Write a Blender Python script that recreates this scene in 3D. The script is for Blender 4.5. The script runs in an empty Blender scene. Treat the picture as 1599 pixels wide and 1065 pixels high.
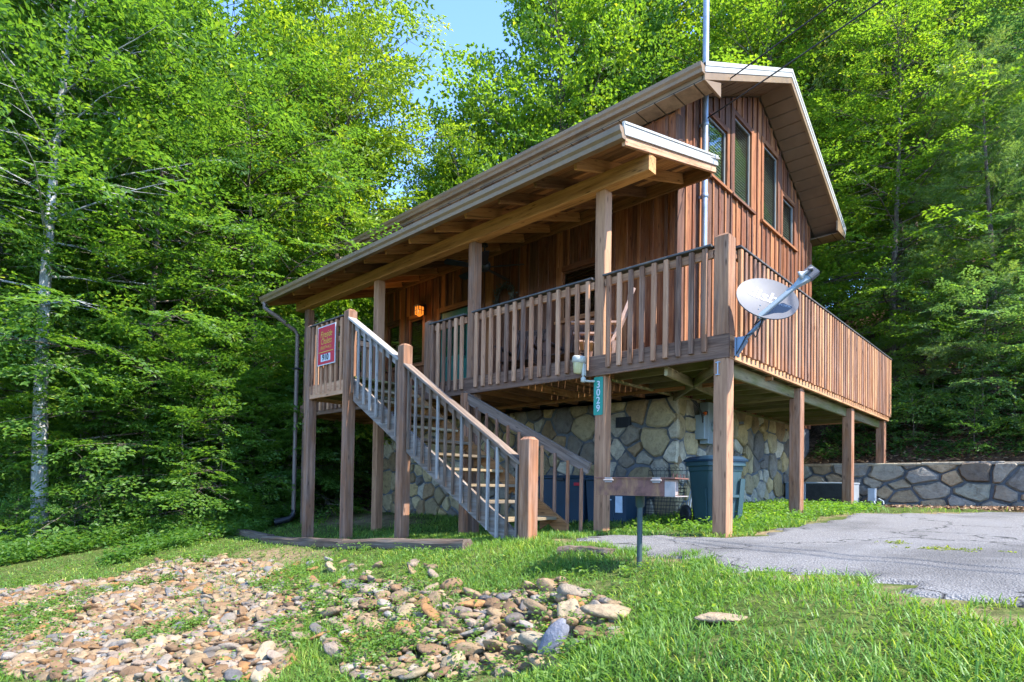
import bpy, bmesh, math, random
import numpy as np
from mathutils import Vector, Matrix
R_ = math.radians
random.seed(7)
rng = np.random.default_rng(11)
SC = bpy.context.scene
COL = SC.collection

# ------------------------------------------------------------------ camera
cam_d = bpy.data.cameras.new('camera'); cam = bpy.data.objects.new('camera', cam_d); COL.objects.link(cam)
cam_d.sensor_width = 36.0; cam_d.lens = 36.0 * 920.62 / 1599.0
cam_d.shift_y = (738.92 - 532.5) / 1599.0
cam_d.clip_start = 0.05; cam_d.clip_end = 1000.0
_yaw, _pit, _rol = 0.7586, 0.0205, 0.0159
_fw = Vector((-math.sin(_yaw) * math.cos(_pit), math.cos(_yaw) * math.cos(_pit), math.sin(_pit)))
_r = Vector((math.cos(_yaw), math.sin(_yaw), 0)); _u = _r.cross(_fw)
_r2 = _r * math.cos(_rol) + _u * math.sin(_rol); _u2 = _u * math.cos(_rol) - _r * math.sin(_rol)
_m = Matrix((_r2, _u2, -_fw)).transposed().to_4x4(); _m.translation = Vector((2.471, -5.711, 0.689))
cam.matrix_world = _m
SC.camera = cam

# ------------------------------------------------------------------ light
SUN_EL, SUN_AZ = R_(50), R_(9)          # azimuth measured from +X towards +Y
SDIR = Vector((math.cos(SUN_EL) * math.cos(SUN_AZ), math.cos(SUN_EL) * math.sin(SUN_AZ), math.sin(SUN_EL)))
world = bpy.data.worlds.new('World'); SC.world = world; world.use_nodes = True
wn = world.node_tree.nodes; wl = world.node_tree.links
for n in list(wn): wn.remove(n)
sky = wn.new('ShaderNodeTexSky'); sky.sky_type = 'NISHITA'; sky.sun_disc = False
sky.sun_elevation = SUN_EL; sky.sun_rotation = math.atan2(SDIR.x, SDIR.y)
sky.altitude = 2500; sky.air_density = .75; sky.dust_density = .1; sky.ozone_density = 6.0
bg = wn.new('ShaderNodeBackground'); bg.inputs['Strength'].default_value = 0.15
wo = wn.new('ShaderNodeOutputWorld')
wl.new(sky.outputs[0], bg.inputs['Color']); wl.new(bg.outputs[0], wo.inputs[0])
sun_d = bpy.data.lights.new('sun', 'SUN'); sun_d.energy = 2.0; sun_d.angle = R_(0.5); sun_d.color = (1.0, 0.96, 0.89)
sun = bpy.data.objects.new('sun', sun_d); COL.objects.link(sun)
sun.rotation_euler = SDIR.to_track_quat('Z', 'Y').to_euler(); sun.location = (20, 5, 30)
SC.view_settings.view_transform = 'Standard'; SC.view_settings.look = 'None'
SC.view_settings.gamma = 1.0; SC.view_settings.exposure = 2.8
SC.cycles.max_bounces = 8; SC.cycles.diffuse_bounces = 5; SC.cycles.transparent_max_bounces = 12
SC.cycles.transmission_bounces = 6; SC.cycles.glossy_bounces = 3

# ------------------------------------------------------------------ terrain height
CP = np.array([(0,0,.21),(-1.59,0,.13),(-3.86,0,-.06),(-1.65,-1.1,.12),(-3.88,-1.1,-.04),(-5.23,-1.1,-.13),(-6.37,-1.1,-.22),(-9.05,2,.02),(0,2.37,.37),(0,4.81,.42),(.5,7,.39),(2,7,.43),(-1.6,2.1,.3),(-4,2,.1),(-6.3,0,-.13),(-1.7,6.5,.4),(-9,0,-.18),(-6.5,2,.06),
(2.24,-2.1,.2),(2.3,3,.36),(4,0,.28),(4,4,.4),(7,3,.45),(.8,-.6,.2),(4,-3,.18),(7,-3,.2),
(2.3,-3.1,.08),(1.3,-3.4,-.04),(.7,-3.35,-.2),(.2,-3.3,-.4),(-.8,-3.9,-.6),(-2.0,-4.6,-.72),(-3.2,-3.2,-.5),(-4.9,-2.6,-.5),(-1.2,-2.3,-.16),(.2,-1.7,.08),(-3.9,-1.7,-.14),(-6.4,-1.6,-.3),
(2.47,-5.7,-.85),(5,-5.5,-.5),(0,-5.7,-1.0),(-3,-6.2,-1.05),(-6,-4.6,-.8),(-10.5,-4,-.72),(-11,-2,-.47),(-8.3,-1.8,-.34),(-14,-6,-1.3),(-22,-5,-1.6),(-25,3,-1.1),(-12,3,.0),(-18,6,-.3),(8,8,.5),(12,0,.4),(10,-9,-1),(-8,-12,-1.8),(-30,-15,-1.6),(30,0,.5),(30,30,.5),(-30,30,.5),(0,30,.5),(0,-30,-2.5),(-40,-2,.6),(-60,0,6),(-45,-16,2.5),(-60,-30,5),(60,-30,-1)], float)
def _phi(r): return np.where(r > 0, r * r * np.log(np.maximum(r, 1e-9)), 0)
_n = len(CP); _A = np.zeros((_n + 3, _n + 3))
_A[:_n, :_n] = _phi(np.hypot(CP[:, None, 0] - CP[None, :, 0], CP[:, None, 1] - CP[None, :, 1])) + np.eye(_n) * .02
_A[:_n, _n] = 1; _A[:_n, _n + 1:] = CP[:, :2]; _A[_n:, :_n] = _A[:_n, _n:].T
_W = np.linalg.solve(_A, np.r_[CP[:, 2], 0, 0, 0])
def sst(a, b, x):
    t = np.clip((x - a) / (b - a), 0, 1); return t * t * (3 - 2 * t)
def gz(x, y):
    x = np.atleast_1d(np.asarray(x, float)).ravel(); y = np.atleast_1d(np.asarray(y, float)).ravel()
    out = np.empty(len(x))
    for i in range(0, len(x), 20000):
        cx = np.clip(x[i:i+20000], -60, 60); cy = np.clip(y[i:i+20000], -30, 30)
        out[i:i+20000] = _phi(np.hypot(cx[:, None] - CP[None, :, 0], cy[:, None] - CP[None, :, 1])) @ _W[:_n] + _W[_n] + _W[_n+1] * cx + _W[_n+2] * cy
    out += .76 * sst(7.1, 7.32, y) * sst(-2.2, -1.8, x)
    y0 = np.interp(x, [-9.5, -3], [2.6, 7.3]); s = np.interp(x, [-30, -9.5, -2, 3, 12], [.22, .34, .55, .6, .4])
    return out + s * np.minimum(np.maximum(y - y0, 0), 70)
def gz1(x, y): return float(gz(x, y)[0])
def vnoise(x, y, seed=0):                       # smooth value noise, 0..1
    xi = np.floor(x).astype(int); yi = np.floor(y).astype(int); fx = x - xi; fy = y - yi
    fx = fx * fx * (3 - 2 * fx); fy = fy * fy * (3 - 2 * fy)
    def h(a, b): return np.modf(np.abs(np.sin(a * 127.1 + b * 311.7 + seed * 74.7) * 43758.5453))[0]
    return (h(xi, yi) * (1 - fx) + h(xi + 1, yi) * fx) * (1 - fy) + (h(xi, yi + 1) * (1 - fx) + h(xi + 1, yi + 1) * fx) * fy
def inpoly(x, y, P):
    x = np.asarray(x); y = np.asarray(y); c = np.zeros(x.shape, bool); n = len(P)
    for i in range(n):
        x1, y1 = P[i]; x2, y2 = P[(i + 1) % n]
        if y1 == y2: continue
        c ^= ((y1 > y) != (y2 > y)) & (x < (x2 - x1) * (y - y1) / (y2 - y1) + x1)
    return c

# ------------------------------------------------------------------ materials
def newmat(name):
    m = bpy.data.materials.new(name); m.use_nodes = True
    nt = m.node_tree
    for n in list(nt.nodes): nt.nodes.remove(n)
    out = nt.nodes.new('ShaderNodeOutputMaterial')
    return m, nt, out
class NB:
    def __init__(s, nt): s.nt = nt
    def n(s, t, **k):
        nd = s.nt.nodes.new(t)
        for a, b in k.items(): setattr(nd, a, b)
        return nd
    def l(s, a, b): s.nt.links.new(a, b)
    def attr(s, name): return s.n('ShaderNodeAttribute', attribute_name=name)
    def noise(s, vec, scale, detail=4, rough=.6, dist=0):
        nd = s.n('ShaderNodeTexNoise'); nd.inputs['Scale'].default_value = scale; nd.inputs['Detail'].default_value = detail
        nd.inputs['Roughness'].default_value = rough; nd.inputs['Distortion'].default_value = dist
        if vec is not None: s.l(vec, nd.inputs['Vector'])
        return nd.outputs['Fac']
    def mapv(s, vec, scale):
        nd = s.n('ShaderNodeVectorMath', operation='MULTIPLY'); s.l(vec, nd.inputs[0]); nd.inputs[1].default_value = scale
        return nd.outputs[0]
    def math(s, op, a, b=None, clamp=False):
        nd = s.n('ShaderNodeMath', operation=op); nd.use_clamp = clamp
        for i, v in enumerate((a, b)):
            if v is None: continue
            if isinstance(v, (int, float)): nd.inputs[i].default_value = v
            else: s.l(v, nd.inputs[i])
        return nd.outputs[0]
    def ramp(s, fac, stops):
        nd = s.n('ShaderNodeValToRGB'); cr = nd.color_ramp
        while len(cr.elements) < len(stops): cr.elements.new(.5)
        for e, (p, c) in zip(cr.elements, stops):
            e.position = p; e.color = (*c, 1) if len(c) == 3 else c
        s.l(fac, nd.inputs[0]); return nd.outputs[0]
    def mix(s, fac, a, b, mode='MIX'):
        nd = s.n('ShaderNodeMix', data_type='RGBA', blend_type=mode)
        for i, v in ((0, fac), (6, a), (7, b)):
            if isinstance(v, (int, float)): nd.inputs[i].default_value = v
            elif isinstance(v, tuple): nd.inputs[i].default_value = (*v, 1)
            else: s.l(v, nd.inputs[i])
        return nd.outputs[2]
    def bsdf(s, col, rough=.8, spec=.3, metal=0.0, bump=None, bstr=.3, bdist=.01):
        b = s.n('ShaderNodeBsdfPrincipled'); b.inputs['Metallic'].default_value = metal
        b.inputs['Specular IOR Level'].default_value = spec
        if isinstance(rough, (int, float)): b.inputs['Roughness'].default_value = rough
        else: s.l(rough, b.inputs['Roughness'])
        if isinstance(col, tuple): b.inputs['Base Color'].default_value = (*col, 1)
        else: s.l(col, b.inputs['Base Color'])
        if bump is not None:
            bp = s.n('ShaderNodeBump'); bp.inputs['Strength'].default_value = bstr; bp.inputs['Distance'].default_value = bdist
            s.l(bump, bp.inputs['Height']); s.l(bp.outputs[0], b.inputs['Normal'])
        return b.outputs[0]
def wood(name, dark, mid, light, grey=(.3, .28, .27), gamt=0.0, moss=0.0, gth=.55):
    m, nt, out = newmat(name); b = NB(nt)
    g = b.attr('gco').outputs['Vector']; t = b.attr('tone').outputs['Fac']
    f1 = b.noise(b.mapv(g, (1.3, 26, 26)), 1.0, 7, .68, .4)
    f2 = b.noise(b.mapv(g, (1.1, 5, 5)), 1.0, 3, .6)
    f3 = b.noise(b.mapv(g, (2.6, 95, 95)), 1.0, 3, .6, .2)
    v = b.math('ADD', b.math('MULTIPLY', f1, .62), b.math('MULTIPLY', f2, .38))
    v = b.math('ADD', v, b.math('MULTIPLY', b.math('SUBTRACT', t, .5), .42))
    c = b.ramp(v, [(.26, dark), (.5, mid), (.72, light)])
    if gamt > 0:
        f4 = b.noise(b.mapv(g, (1.7, 9, 9)), 1.3, 5, .65)
        gf = b.math('ADD', f4, b.math('MULTIPLY', b.math('SUBTRACT', t, .5), -.5))
        gf = b.math('MULTIPLY', b.math('MULTIPLY', b.math('SUBTRACT', gf, gth - .12), 4.0, True), gamt)
        c = b.mix(gf, c, b.ramp(f1, [(.3, tuple(x * .45 for x in grey)), (.55, grey), (.75, tuple(min(1, x * 1.5) for x in grey))]))
    # cracks and knots
    gr_ = b.noise(b.mapv(g, (.9, 15, 15)), 1.0, 5, .7, .3)
    c = b.mix(b.math('MULTIPLY', b.math('MULTIPLY', b.math('SUBTRACT', .47, gr_), 6.0, True), .62), c, tuple(x * .55 for x in dark))
    cr = b.math('MULTIPLY', b.math('SUBTRACT', .39, f3), 9.0, True)
    c = b.mix(b.math('MULTIPLY', cr, .75), c, tuple(x * .3 for x in dark))
    vo = b.n('ShaderNodeTexVoronoi'); vo.inputs['Scale'].default_value = 1.0; b.l(b.mapv(g, (3.2, 13, 13)), vo.inputs['Vector'])
    kn = b.math('MULTIPLY', b.math('SUBTRACT', .17, vo.outputs['Distance']), 9.0, True)
    c = b.mix(b.math('MULTIPLY', kn, .7), c, tuple(x * .35 for x in dark))
    if moss > 0:
        f5 = b.noise(b.mapv(g, (1.2, 3, 3)), 1.0, 4, .6)
        c = b.mix(b.math('MULTIPLY', b.math('MULTIPLY', b.math('SUBTRACT', f5, .42), 5.0, True), moss), c, (.10, .11, .02))
    hb = b.math('SUBTRACT', f1, b.math('MULTIPLY', cr, .6))
    nt.links.new(b.bsdf(c, .78, .25, 0, hb, .5, .006), out.inputs[0]); return m
def plain(name, col, rough=.6, spec=.4, metal=0.0, var=.12, scale=8.0, dirt=None, damt=.3):
    m, nt, out = newmat(name); b = NB(nt)
    tc = b.n('ShaderNodeTexCoord').outputs['Object']
    f = b.noise(tc, scale, 5, .65)
    c = b.ramp(f, [(.25, tuple(max(0, x * (1 - var * 2)) for x in col)), (.55, col), (.8, tuple(min(1, x * (1 + var)) for x in col))])
    if dirt:
        f2 = b.noise(b.mapv(tc, (1, 1, .35)), scale * .6, 6, .7)
        c = b.mix(b.math('MULTIPLY', b.math('MULTIPLY', b.math('SUBTRACT', f2, .48), 5, True), damt), c, dirt)
    nt.links.new(b.bsdf(c, b.math('ADD', b.math('MULTIPLY', f, .2), rough - .1), spec, metal, f, .08, .004), out.inputs[0]); return m
M = {}
M['siding'] = wood('cedar siding', (.05, .013, .005), (.165, .051, .019), (.34, .138, .054), (.21, .13, .09), .35)
M['deck'] = wood('deck lumber', (.10, .040, .018), (.315, .148, .074), (.50, .27, .15), (.25, .19, .15), .30, 0, .6)
M['post'] = wood('weathered post', (.075, .030, .014), (.225, .105, .054), (.40, .21, .112), (.22, .168, .138), .5, 0, .54)
M['rail'] = wood('side rail lumber', (.12, .042, .016), (.31, .13, .055), (.48, .25, .12), (.34, .26, .21), .3)
M['grey'] = wood('grey weathered lumber', (.045, .034, .027), (.18, .152, .13), (.34, .30, .265), (.20, .115, .065), .75)
M['cap'] = wood('bleached cap lumber', (.085, .066, .052), (.26, .22, .185), (.42, .37, .32), (.20, .125, .08), .6)
M['tread'] = wood('tread lumber', (.085, .055, .027), (.22, .155, .08), (.34, .26, .15), (.22, .20, .17), .4)
M['porch'] = wood('porch framing', (.09, .034, .011), (.30, .13, .042), (.50, .25, .09), (.25, .17, .10), .2)
M['joist'] = wood('under deck lumber', (.07, .05, .02), (.19, .14, .065), (.32, .25, .13), (.2, .2, .13), .3, .8)
M['timber'] = wood('old landscape timber', (.035, .022, .015), (.12, .075, .048), (.24, .17, .12), (.2, .17, .14), .5)
M['chair'] = wood('rocker wood', (.2, .10, .065), (.42, .25, .175), (.55, .36, .27), (.4, .3, .25), .3)
M['chairdark'] = wood('dark chair wood', (.035, .017, .012), (.10, .05, .034), (.17, .09, .065), (.1, .08, .07), .3)
M['tan'] = plain('tan aluminium', (.21, .133, .068), .45, .4, 0, .09, 3, (.11, .075, .045), .6)
M['tan2'] = plain('tan soffit', (.27, .185, .11), .6, .3, 0, .1, 3, (.07, .045, .028), .75)
M['brownsoffit'] = plain('brown soffit', (.165, .105, .068), .6, .3, 0, .08, 3, (.08, .055, .04), .4)
M['white'] = plain('white trim', (.385, .365, .325), .4, .4, 0, .05, 5, (.26, .235, .19), .4)
M['roofmetal'] = plain('roof metal', (.36, .30, .24), .4, .5, .3, .1, 2)
M['galv'] = plain('galvanised steel', (.30, .33, .36), .4, .5, .5, .12, 6)
M['dishgrey'] = plain('dish grey', (.085, .083, .09), .55, .4, 0, .04, 4)
M['dishpale'] = plain('dish lettering', (.40, .40, .41), .5, .3, 0, .02, 4)
M['dishdark'] = plain('dish mount steel', (.15, .20, .26), .45, .5, .3, .1, 8)
M['railcap'] = plain('dark rail cap', (.07, .066, .064), .7, .3, 0, .2, 9, (.2, .16, .12), .5)
M['winframe'] = plain('window frame vinyl', (.20, .185, .16), .5, .4, 0, .06, 6)
M['black'] = plain('black plastic', (.018, .018, .02), .45, .4, 0, .2, 8)
M['green'] = plain('green door paint', (.012, .12, .085), .45, .4, 0, .08, 3)
M['signgreen'] = plain('green sign face', (.0, .19, .12), .4, .4, 0, .03, 3)
M['signred'] = plain('red sign face', (.46, .006, .02), .4, .4, 0, .03, 3)
M['signwhite'] = plain('white sign print', (.5, .5, .5), .5, .3, 0, .02, 3)
M['signyellow'] = plain('yellow sign print', (.6, .40, .06), .5, .3, 0, .02, 3)
M['binblue'] = plain('blue green bin plastic', (.026, .062, .066), .42, .45, 0, .1, 4, (.10, .12, .12), .3)
M['bindark'] = plain('navy bin plastic', (.012, .035, .06), .45, .4, 0, .1, 4)
M['sticker'] = plain('sticker', (.55, .62, .68), .5, .3)
M['rust'] = plain('rusty steel', (.17, .075, .055), .7, .3, .1, .3, 14, (.33, .17, .07), .8)
M['rustpale'] = plain('ash grey steel', (.33, .28, .25), .7, .3, .1, .2, 14, (.25, .12, .07), .5)
M['polegreen'] = plain('dark green pole', (.035, .06, .058), .5, .4, .1, .2, 10, (.12, .08, .05), .4)
M['cream'] = plain('cream light housing', (.40, .38, .31), .5, .4, 0, .06, 8)
M['creamglass'] = plain('yellowed jar glass', (.42, .36, .17), .25, .5, 0, .06, 8)
M['acgrey'] = plain('condenser cabinet', (.27, .29, .30), .45, .4, .1, .06, 5)
M['acdark'] = plain('condenser coil', (.055, .055, .055), .6, .3, .3, .2, 9)
M['wire'] = plain('dark wire', (.03, .03, .032), .5, .4, .3, .2, 9)
M['conduit'] = plain('grey box', (.24, .275, .285), .5, .4, .1, .08, 5)
M['downspout'] = plain('downspout brown', (.15, .105, .082), .45, .4, 0, .06, 3)
M['blind'] = plain('window blind', (.40, .37, .31), .6, .3, 0, .05, 5)
M['interior'] = plain('dark interior', (.05, .04, .03), .8, .2)
M['orange'] = plain('orange plastic', (.6, .1, .015), .5, .4)
m, nt, out = newmat('lantern glow'); b = NB(nt); e = b.n('ShaderNodeEmission'); e.inputs['Color'].default_value = (1, .25, .025, 1); e.inputs['Strength'].default_value = .20
nt.links.new(e.outputs[0], out.inputs[0]); M['glow'] = m
# window glass: transparent with fresnel reflection
m, nt, out = newmat('window glass'); b = NB(nt)
fr = b.n('ShaderNodeLayerWeight'); fr.inputs['Blend'].default_value = .5
gl = b.n('ShaderNodeBsdfGlossy'); gl.inputs['Roughness'].default_value = .02; gl.inputs['Color'].default_value = (.9, .95, .95, 1)
tr = b.n('ShaderNodeBsdfTransparent'); tr.inputs['Color'].default_value = (.72, .78, .76, 1)
ms = b.n('ShaderNodeMixShader'); b.l(b.math('ADD', b.math('MULTIPLY', b.math('POWER', fr.outputs['Facing'], 3.0), .45), .05), ms.inputs[0]); b.l(tr.outputs[0], ms.inputs[1]); b.l(gl.outputs[0], ms.inputs[2])
nt.links.new(ms.outputs[0], out.inputs[0]); M['glass'] = m
def stonemat(name, source, dust=.0):
    m, nt, out = newmat(name); b = NB(nt)
    if source == 'attr': c = b.attr('col').outputs['Color']; vec = b.n('ShaderNodeNewGeometry').outputs['Position']
    else:
        oi = b.n('ShaderNodeObjectInfo'); c = oi.outputs['Color']; vec = b.n('ShaderNodeNewGeometry').outputs['Position']
    f = b.noise(vec, 9, 6, .7, .5); f2 = b.noise(vec, 45, 4, .7)
    c = b.mix(1.0, c, b.ramp(f, [(.28, (.45, .42, .40)), (.5, (.9, .88, .86)), (.72, (1.18, 1.12, 1.02))]), 'MULTIPLY')
    c = b.mix(b.math('MULTIPLY', b.math('SUBTRACT', f2, .58), 5, True), c, (.09, .075, .06))
    f3 = b.noise(vec, 3.1, 5, .7)
    c = b.mix(b.math('MULTIPLY', b.math('MULTIPLY', b.math('SUBTRACT', f3, .47), 4, True), .55), c, (.17, .11, .055))
    hb = b.math('ADD', f, b.math('MULTIPLY', f2, .4))
    nt.links.new(b.bsdf(c, .82, .3, 0, hb, .7, .035), out.inputs[0]); return m
M['stone'] = stonemat('wall stone', 'attr'); M['river'] = stonemat('river stone', 'obj'); M['riverA'] = stonemat('river stone bed', 'attr')
M['mortar'] = plain('mortar', (.125, .13, .135), .9, .2, 0, .2, 14)
def leafmat(name, trans=.4):
    m, nt, out = newmat(name); b = NB(nt)
    t = b.attr('tint').outputs['Fac']; oc = b.n('ShaderNodeObjectInfo').outputs['Color']
    mul = b.ramp(t, [(0, (.50, .62, .55)), (.5, (1, 1, 1)), (.82, (1.3, 1.15, .9)), (.93, (1.8, 1.35, .85)), (1, (2.9, 1.75, 2.0))])
    c = b.mix(1.0, oc, mul, 'MULTIPLY')
    ct = b.mix(1.0, c, (2.4, 2.25, .95), 'MULTIPLY')
    bs = b.n('ShaderNodeBsdfPrincipled'); b.l(c, bs.inputs['Base Color']); bs.inputs['Roughness'].default_value = .48; bs.inputs['Specular IOR Level'].default_value = .35
    tl = b.n('ShaderNodeBsdfTranslucent'); b.l(ct, tl.inputs['Color'])
    mx = b.n('ShaderNodeMixShader'); mx.inputs[0].default_value = trans
    b.l(bs.outputs[0], mx.inputs[1]); b.l(tl.outputs[0], mx.inputs[2]); nt.links.new(mx.outputs[0], out.inputs[0]); return m
M['leaf'] = leafmat('leaf', .5); M['grass'] = leafmat('grass blade', .35)
def barkmat(name, dark, light, scale):
    m, nt, out = newmat(name); b = NB(nt)
    p = b.n('ShaderNodeTexCoord').outputs['Object']
    f = b.noise(b.mapv(p, (1, 1, .25)), scale, 6, .7); f2 = b.noise(b.mapv(p, (1, 1, 2.2)), 5, 4, .6); f3 = b.noise(p, 2.2, 3, .6)
    c = b.ramp(f, [(.3, dark), (.62, light)])
    c = b.mix(b.math('MULTIPLY', b.math('SUBTRACT', f2, .55), 5, True), c, tuple(min(1, x * 1.35) for x in light))
    c = b.mix(b.math('MULTIPLY', b.math('MULTIPLY', b.math('SUBTRACT', f3, .52), 6, True), .5), c, (.07, .085, .04))
    nt.links.new(b.bsdf(c, .9, .2, 0, f, .7, .03), out.inputs[0]); return m
M['bark'] = barkmat('brown bark', (.045, .033, .024), (.17, .13, .10), 14)
M['barkpale'] = barkmat('pale grey bark', (.12, .115, .105), (.40, .39, .37), 9)

# ------------------------------------------------------------------ mesh builder
def link(name, me, parent=None):
    o = bpy.data.objects.new(name, me); COL.objects.link(o)
    if parent is not None: o.parent = parent
    return o
def top(o, label, cat, group=None):
    o['label'] = label; o['category'] = cat
    if group: o['group'] = group
    return o
ORG = {}
def empty(name, loc, label, cat, group=None, rotz=0):
    o = bpy.data.objects.new(name, None); COL.objects.link(o); o.location = loc; o.rotation_euler = (0, 0, rotz)
    o.empty_display_size = .2; ORG[o.name] = Vector(loc)
    return top(o, label, cat, group)
class MB:
    def __init__(s): s.V = []; s.F = []; s.MI = []; s.G = []; s.T = []; s.C = []; s.SM = []
    def add(s, vs, fs, gs=None, tone=None, mi=0, col=(1, 1, 1), smooth=False):
        o = len(s.V); tone = random.random() if tone is None else tone
        s.V += [tuple(v) for v in vs]; s.G += (gs if gs is not None else [tuple(v) for v in vs]); s.T += [tone] * len(vs); s.C += [(*col, 1)] * len(vs)
        for f in fs: s.F.append([i + o for i in f]); s.MI.append(mi); s.SM.append(smooth)
    def beam(s, p0, p1, w, h, up=(0, 0, 1), ch=.004, tone=None, mi=0, ends=None):
        p0 = Vector(p0); p1 = Vector(p1); d = p1 - p0; L = d.length; d.normalize(); up = Vector(up)
        sd = d.cross(up)
        if sd.length < 1e-4: sd = d.cross(Vector((0, 1, 0)))
        sd.normalize(); u2 = sd.cross(d); c = min(ch, w * .3, h * .3)
        a, bb = w / 2, h / 2
        prof = [(-a + c, -bb), (a - c, -bb), (a, -bb + c), (a, bb - c), (a - c, bb), (-a + c, bb), (-a, bb - c), (-a, -bb + c)]
        o1, o2, o3 = random.uniform(0, 90), random.uniform(0, 90), random.uniform(0, 90)
        vs = []; gs = []
        for k, p in ((0, p0), (L, p1)):
            for x, y in prof:
                vs.append(p + sd * x + u2 * y); gs.append((k + o1, x + o2, y + o3))
        fs = [[i, (i + 1) % 8, 8 + (i + 1) % 8, 8 + i] for i in range(8)]
        fs += [[7, 6, 5, 4, 3, 2, 1, 0], list(range(8, 16))]
        s.add(vs, fs, gs, tone, mi)
    def box(s, x0, x1, y0, y1, z0, z1, ax='z', ch=.004, tone=None, mi=0):
        cx, cy, cz = (x0 + x1) / 2, (y0 + y1) / 2, (z0 + z1) / 2
        if ax == 'z': s.beam((cx, cy, z0), (cx, cy, z1), abs(x1 - x0), abs(y1 - y0), (0, 1, 0), ch, tone, mi)
        elif ax == 'x': s.beam((x0, cy, cz), (x1, cy, cz), abs(y1 - y0), abs(z1 - z0), (0, 0, 1), ch, tone, mi)
        else: s.beam((cx, y0, cz), (cx, y1, cz), abs(x1 - x0), abs(z1 - z0), (0, 0, 1), ch, tone, mi)
    def post(s, x, y, z0, z1, w=.14, tone=None, cap=True):
        s.box(x - w/2, x + w/2, y - w/2, y + w/2, z0, z1 - (.03 if cap else 0), 'z', .008, tone)
        if cap:
            a, c = w/2 - .008, w/2 - .035; zz = z1 - .03; t = s.T[-1]
            vs = [(x-a, y-a, zz), (x+a, y-a, zz), (x+a, y+a, zz), (x-a, y+a, zz), (x-c, y-c, z1), (x+c, y-c, z1), (x+c, y+c, z1), (x-c, y+c, z1)]
            s.add(vs, [[0, 1, 5, 4], [1, 2, 6, 5], [2, 3, 7, 6], [3, 0, 4, 7], [4, 5, 6, 7]], [(v[2], v[0], v[1]) for v in vs], t)
    def prism(s, pts, off, tone=None, mi=0, gax=None):
        off = Vector(off); n = len(pts); P = [Vector(p) for p in pts]; Q = [p + off for p in P]
        o = Vector((random.uniform(0, 50),) * 3)
        gs = [tuple((p + o) if gax is None else (Vector((p[gax[0]], p[gax[1]], p[gax[2]])) + o)) for p in P + Q]
        fs = [list(range(n))[::-1], list(range(n, 2 * n))] + [[i, (i + 1) % n, n + (i + 1) % n, n + i] for i in range(n)]
        s.add(P + Q, fs, gs, tone, mi)
    def tube(s, path, r, n=8, mi=0, cap=True, smooth=True, tone=None):
        P = [Vector(p) for p in path]; k = len(P); rs = r if isinstance(r, (list, tuple)) else [r] * k
        vs = []; ref = Vector((0.31, 0.17, 0.93))
        for i, p in enumerate(P):
            d = (P[min(i + 1, k - 1)] - P[max(i - 1, 0)]).normalized()
            a = d.cross(ref)
            if a.length < .05: a = d.cross(Vector((1, 0, 0)))
            a.normalize(); b2 = d.cross(a)
            for j in range(n):
                t = 2 * math.pi * j / n; vs.append(p + (a * math.cos(t) + b2 * math.sin(t)) * rs[i])
        fs = [[i*n+j, i*n+(j+1) % n, (i+1)*n+(j+1) % n, (i+1)*n+j] for i in range(k - 1) for j in range(n)]
        s.add(vs, fs, None, tone, mi, smooth=smooth)
        if cap: s.add(vs[:n], [list(range(n))[::-1]], None, tone, mi); s.add(vs[-n:], [list(range(n))], None, tone, mi)
    def lathe(s, prof, c, axis=(0, 0, 1), n=20, mi=0, smooth=True):
        q = Vector((0, 0, 1)).rotation_difference(Vector(axis).normalized()); c = Vector(c); vs = []
        for r, z in prof:
            for j in range(n):
                t = 2 * math.pi * j / n; vs.append(c + q @ Vector((r * math.cos(t), r * math.sin(t), z)))
        k = len(prof); fs = [[i*n+j, i*n+(j+1) % n, (i+1)*n+(j+1) % n, (i+1)*n+j] for i in range(k - 1) for j in range(n)]
        s.add(vs, fs, None, None, mi, smooth=smooth)
    def xform(s, mtx):
        s.V = [tuple(mtx @ Vector(v)) for v in s.V]; return s
    def build(s, name, mats, parent=None, org=None):
        if not isinstance(mats, (list, tuple)): mats = [mats]
        me = bpy.data.meshes.new(name)
        if org is None:
            p = parent
            while p is not None and p.parent is not None: p = p.parent
            org = ORG.get(p.name, Vector()) if p is not None else Vector()
        V = np.array(s.V, float) - np.array(org)
        me.from_pydata(V.tolist(), [], s.F)
        for m_ in mats: me.materials.append(m_)
        me.polygons.foreach_set('material_index', s.MI); me.polygons.foreach_set('use_smooth', s.SM)
        a = me.attributes.new('gco', 'FLOAT_VECTOR', 'POINT'); a.data.foreach_set('vector', np.array([tuple(g) for g in s.G], float).ravel())
        a = me.attributes.new('tone', 'FLOAT', 'POINT'); a.data.foreach_set('value', np.array(s.T, float))
        a = me.attributes.new('col', 'FLOAT_COLOR', 'POINT'); a.data.foreach_set('color', np.array(s.C, float).ravel())
        me.update()
        bm = bmesh.new(); bm.from_mesh(me); bmesh.ops.recalc_face_normals(bm, faces=bm.faces); bm.to_mesh(me); bm.free()
        o = link(name, me, parent)
        if parent is None: o.location = org
        return o
def text_mb(mb, body, size, fn, align='CENTER', mi=0, extr=.0, bold=.0, sx=1.0, shear=0.0):
    cu = bpy.data.curves.new('t', 'FONT'); cu.body = body; cu.size = size; cu.align_x = align; cu.align_y = 'CENTER'; cu.offset = bold; cu.shear = shear
    ob = bpy.data.objects.new('t', cu); COL.objects.link(ob)
    dg = bpy.context.evaluated_depsgraph_get(); me = ob.evaluated_get(dg).to_mesh()
    vs = [fn(v.co.x * sx, v.co.y) for v in me.vertices]; fs = [list(p.vertices) for p in me.polygons]
    mb.add(vs, fs, None, .5, mi)
    ob.evaluated_get(dg).to_mesh_clear(); bpy.data.objects.remove(ob); bpy.data.curves.remove(cu)
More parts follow.
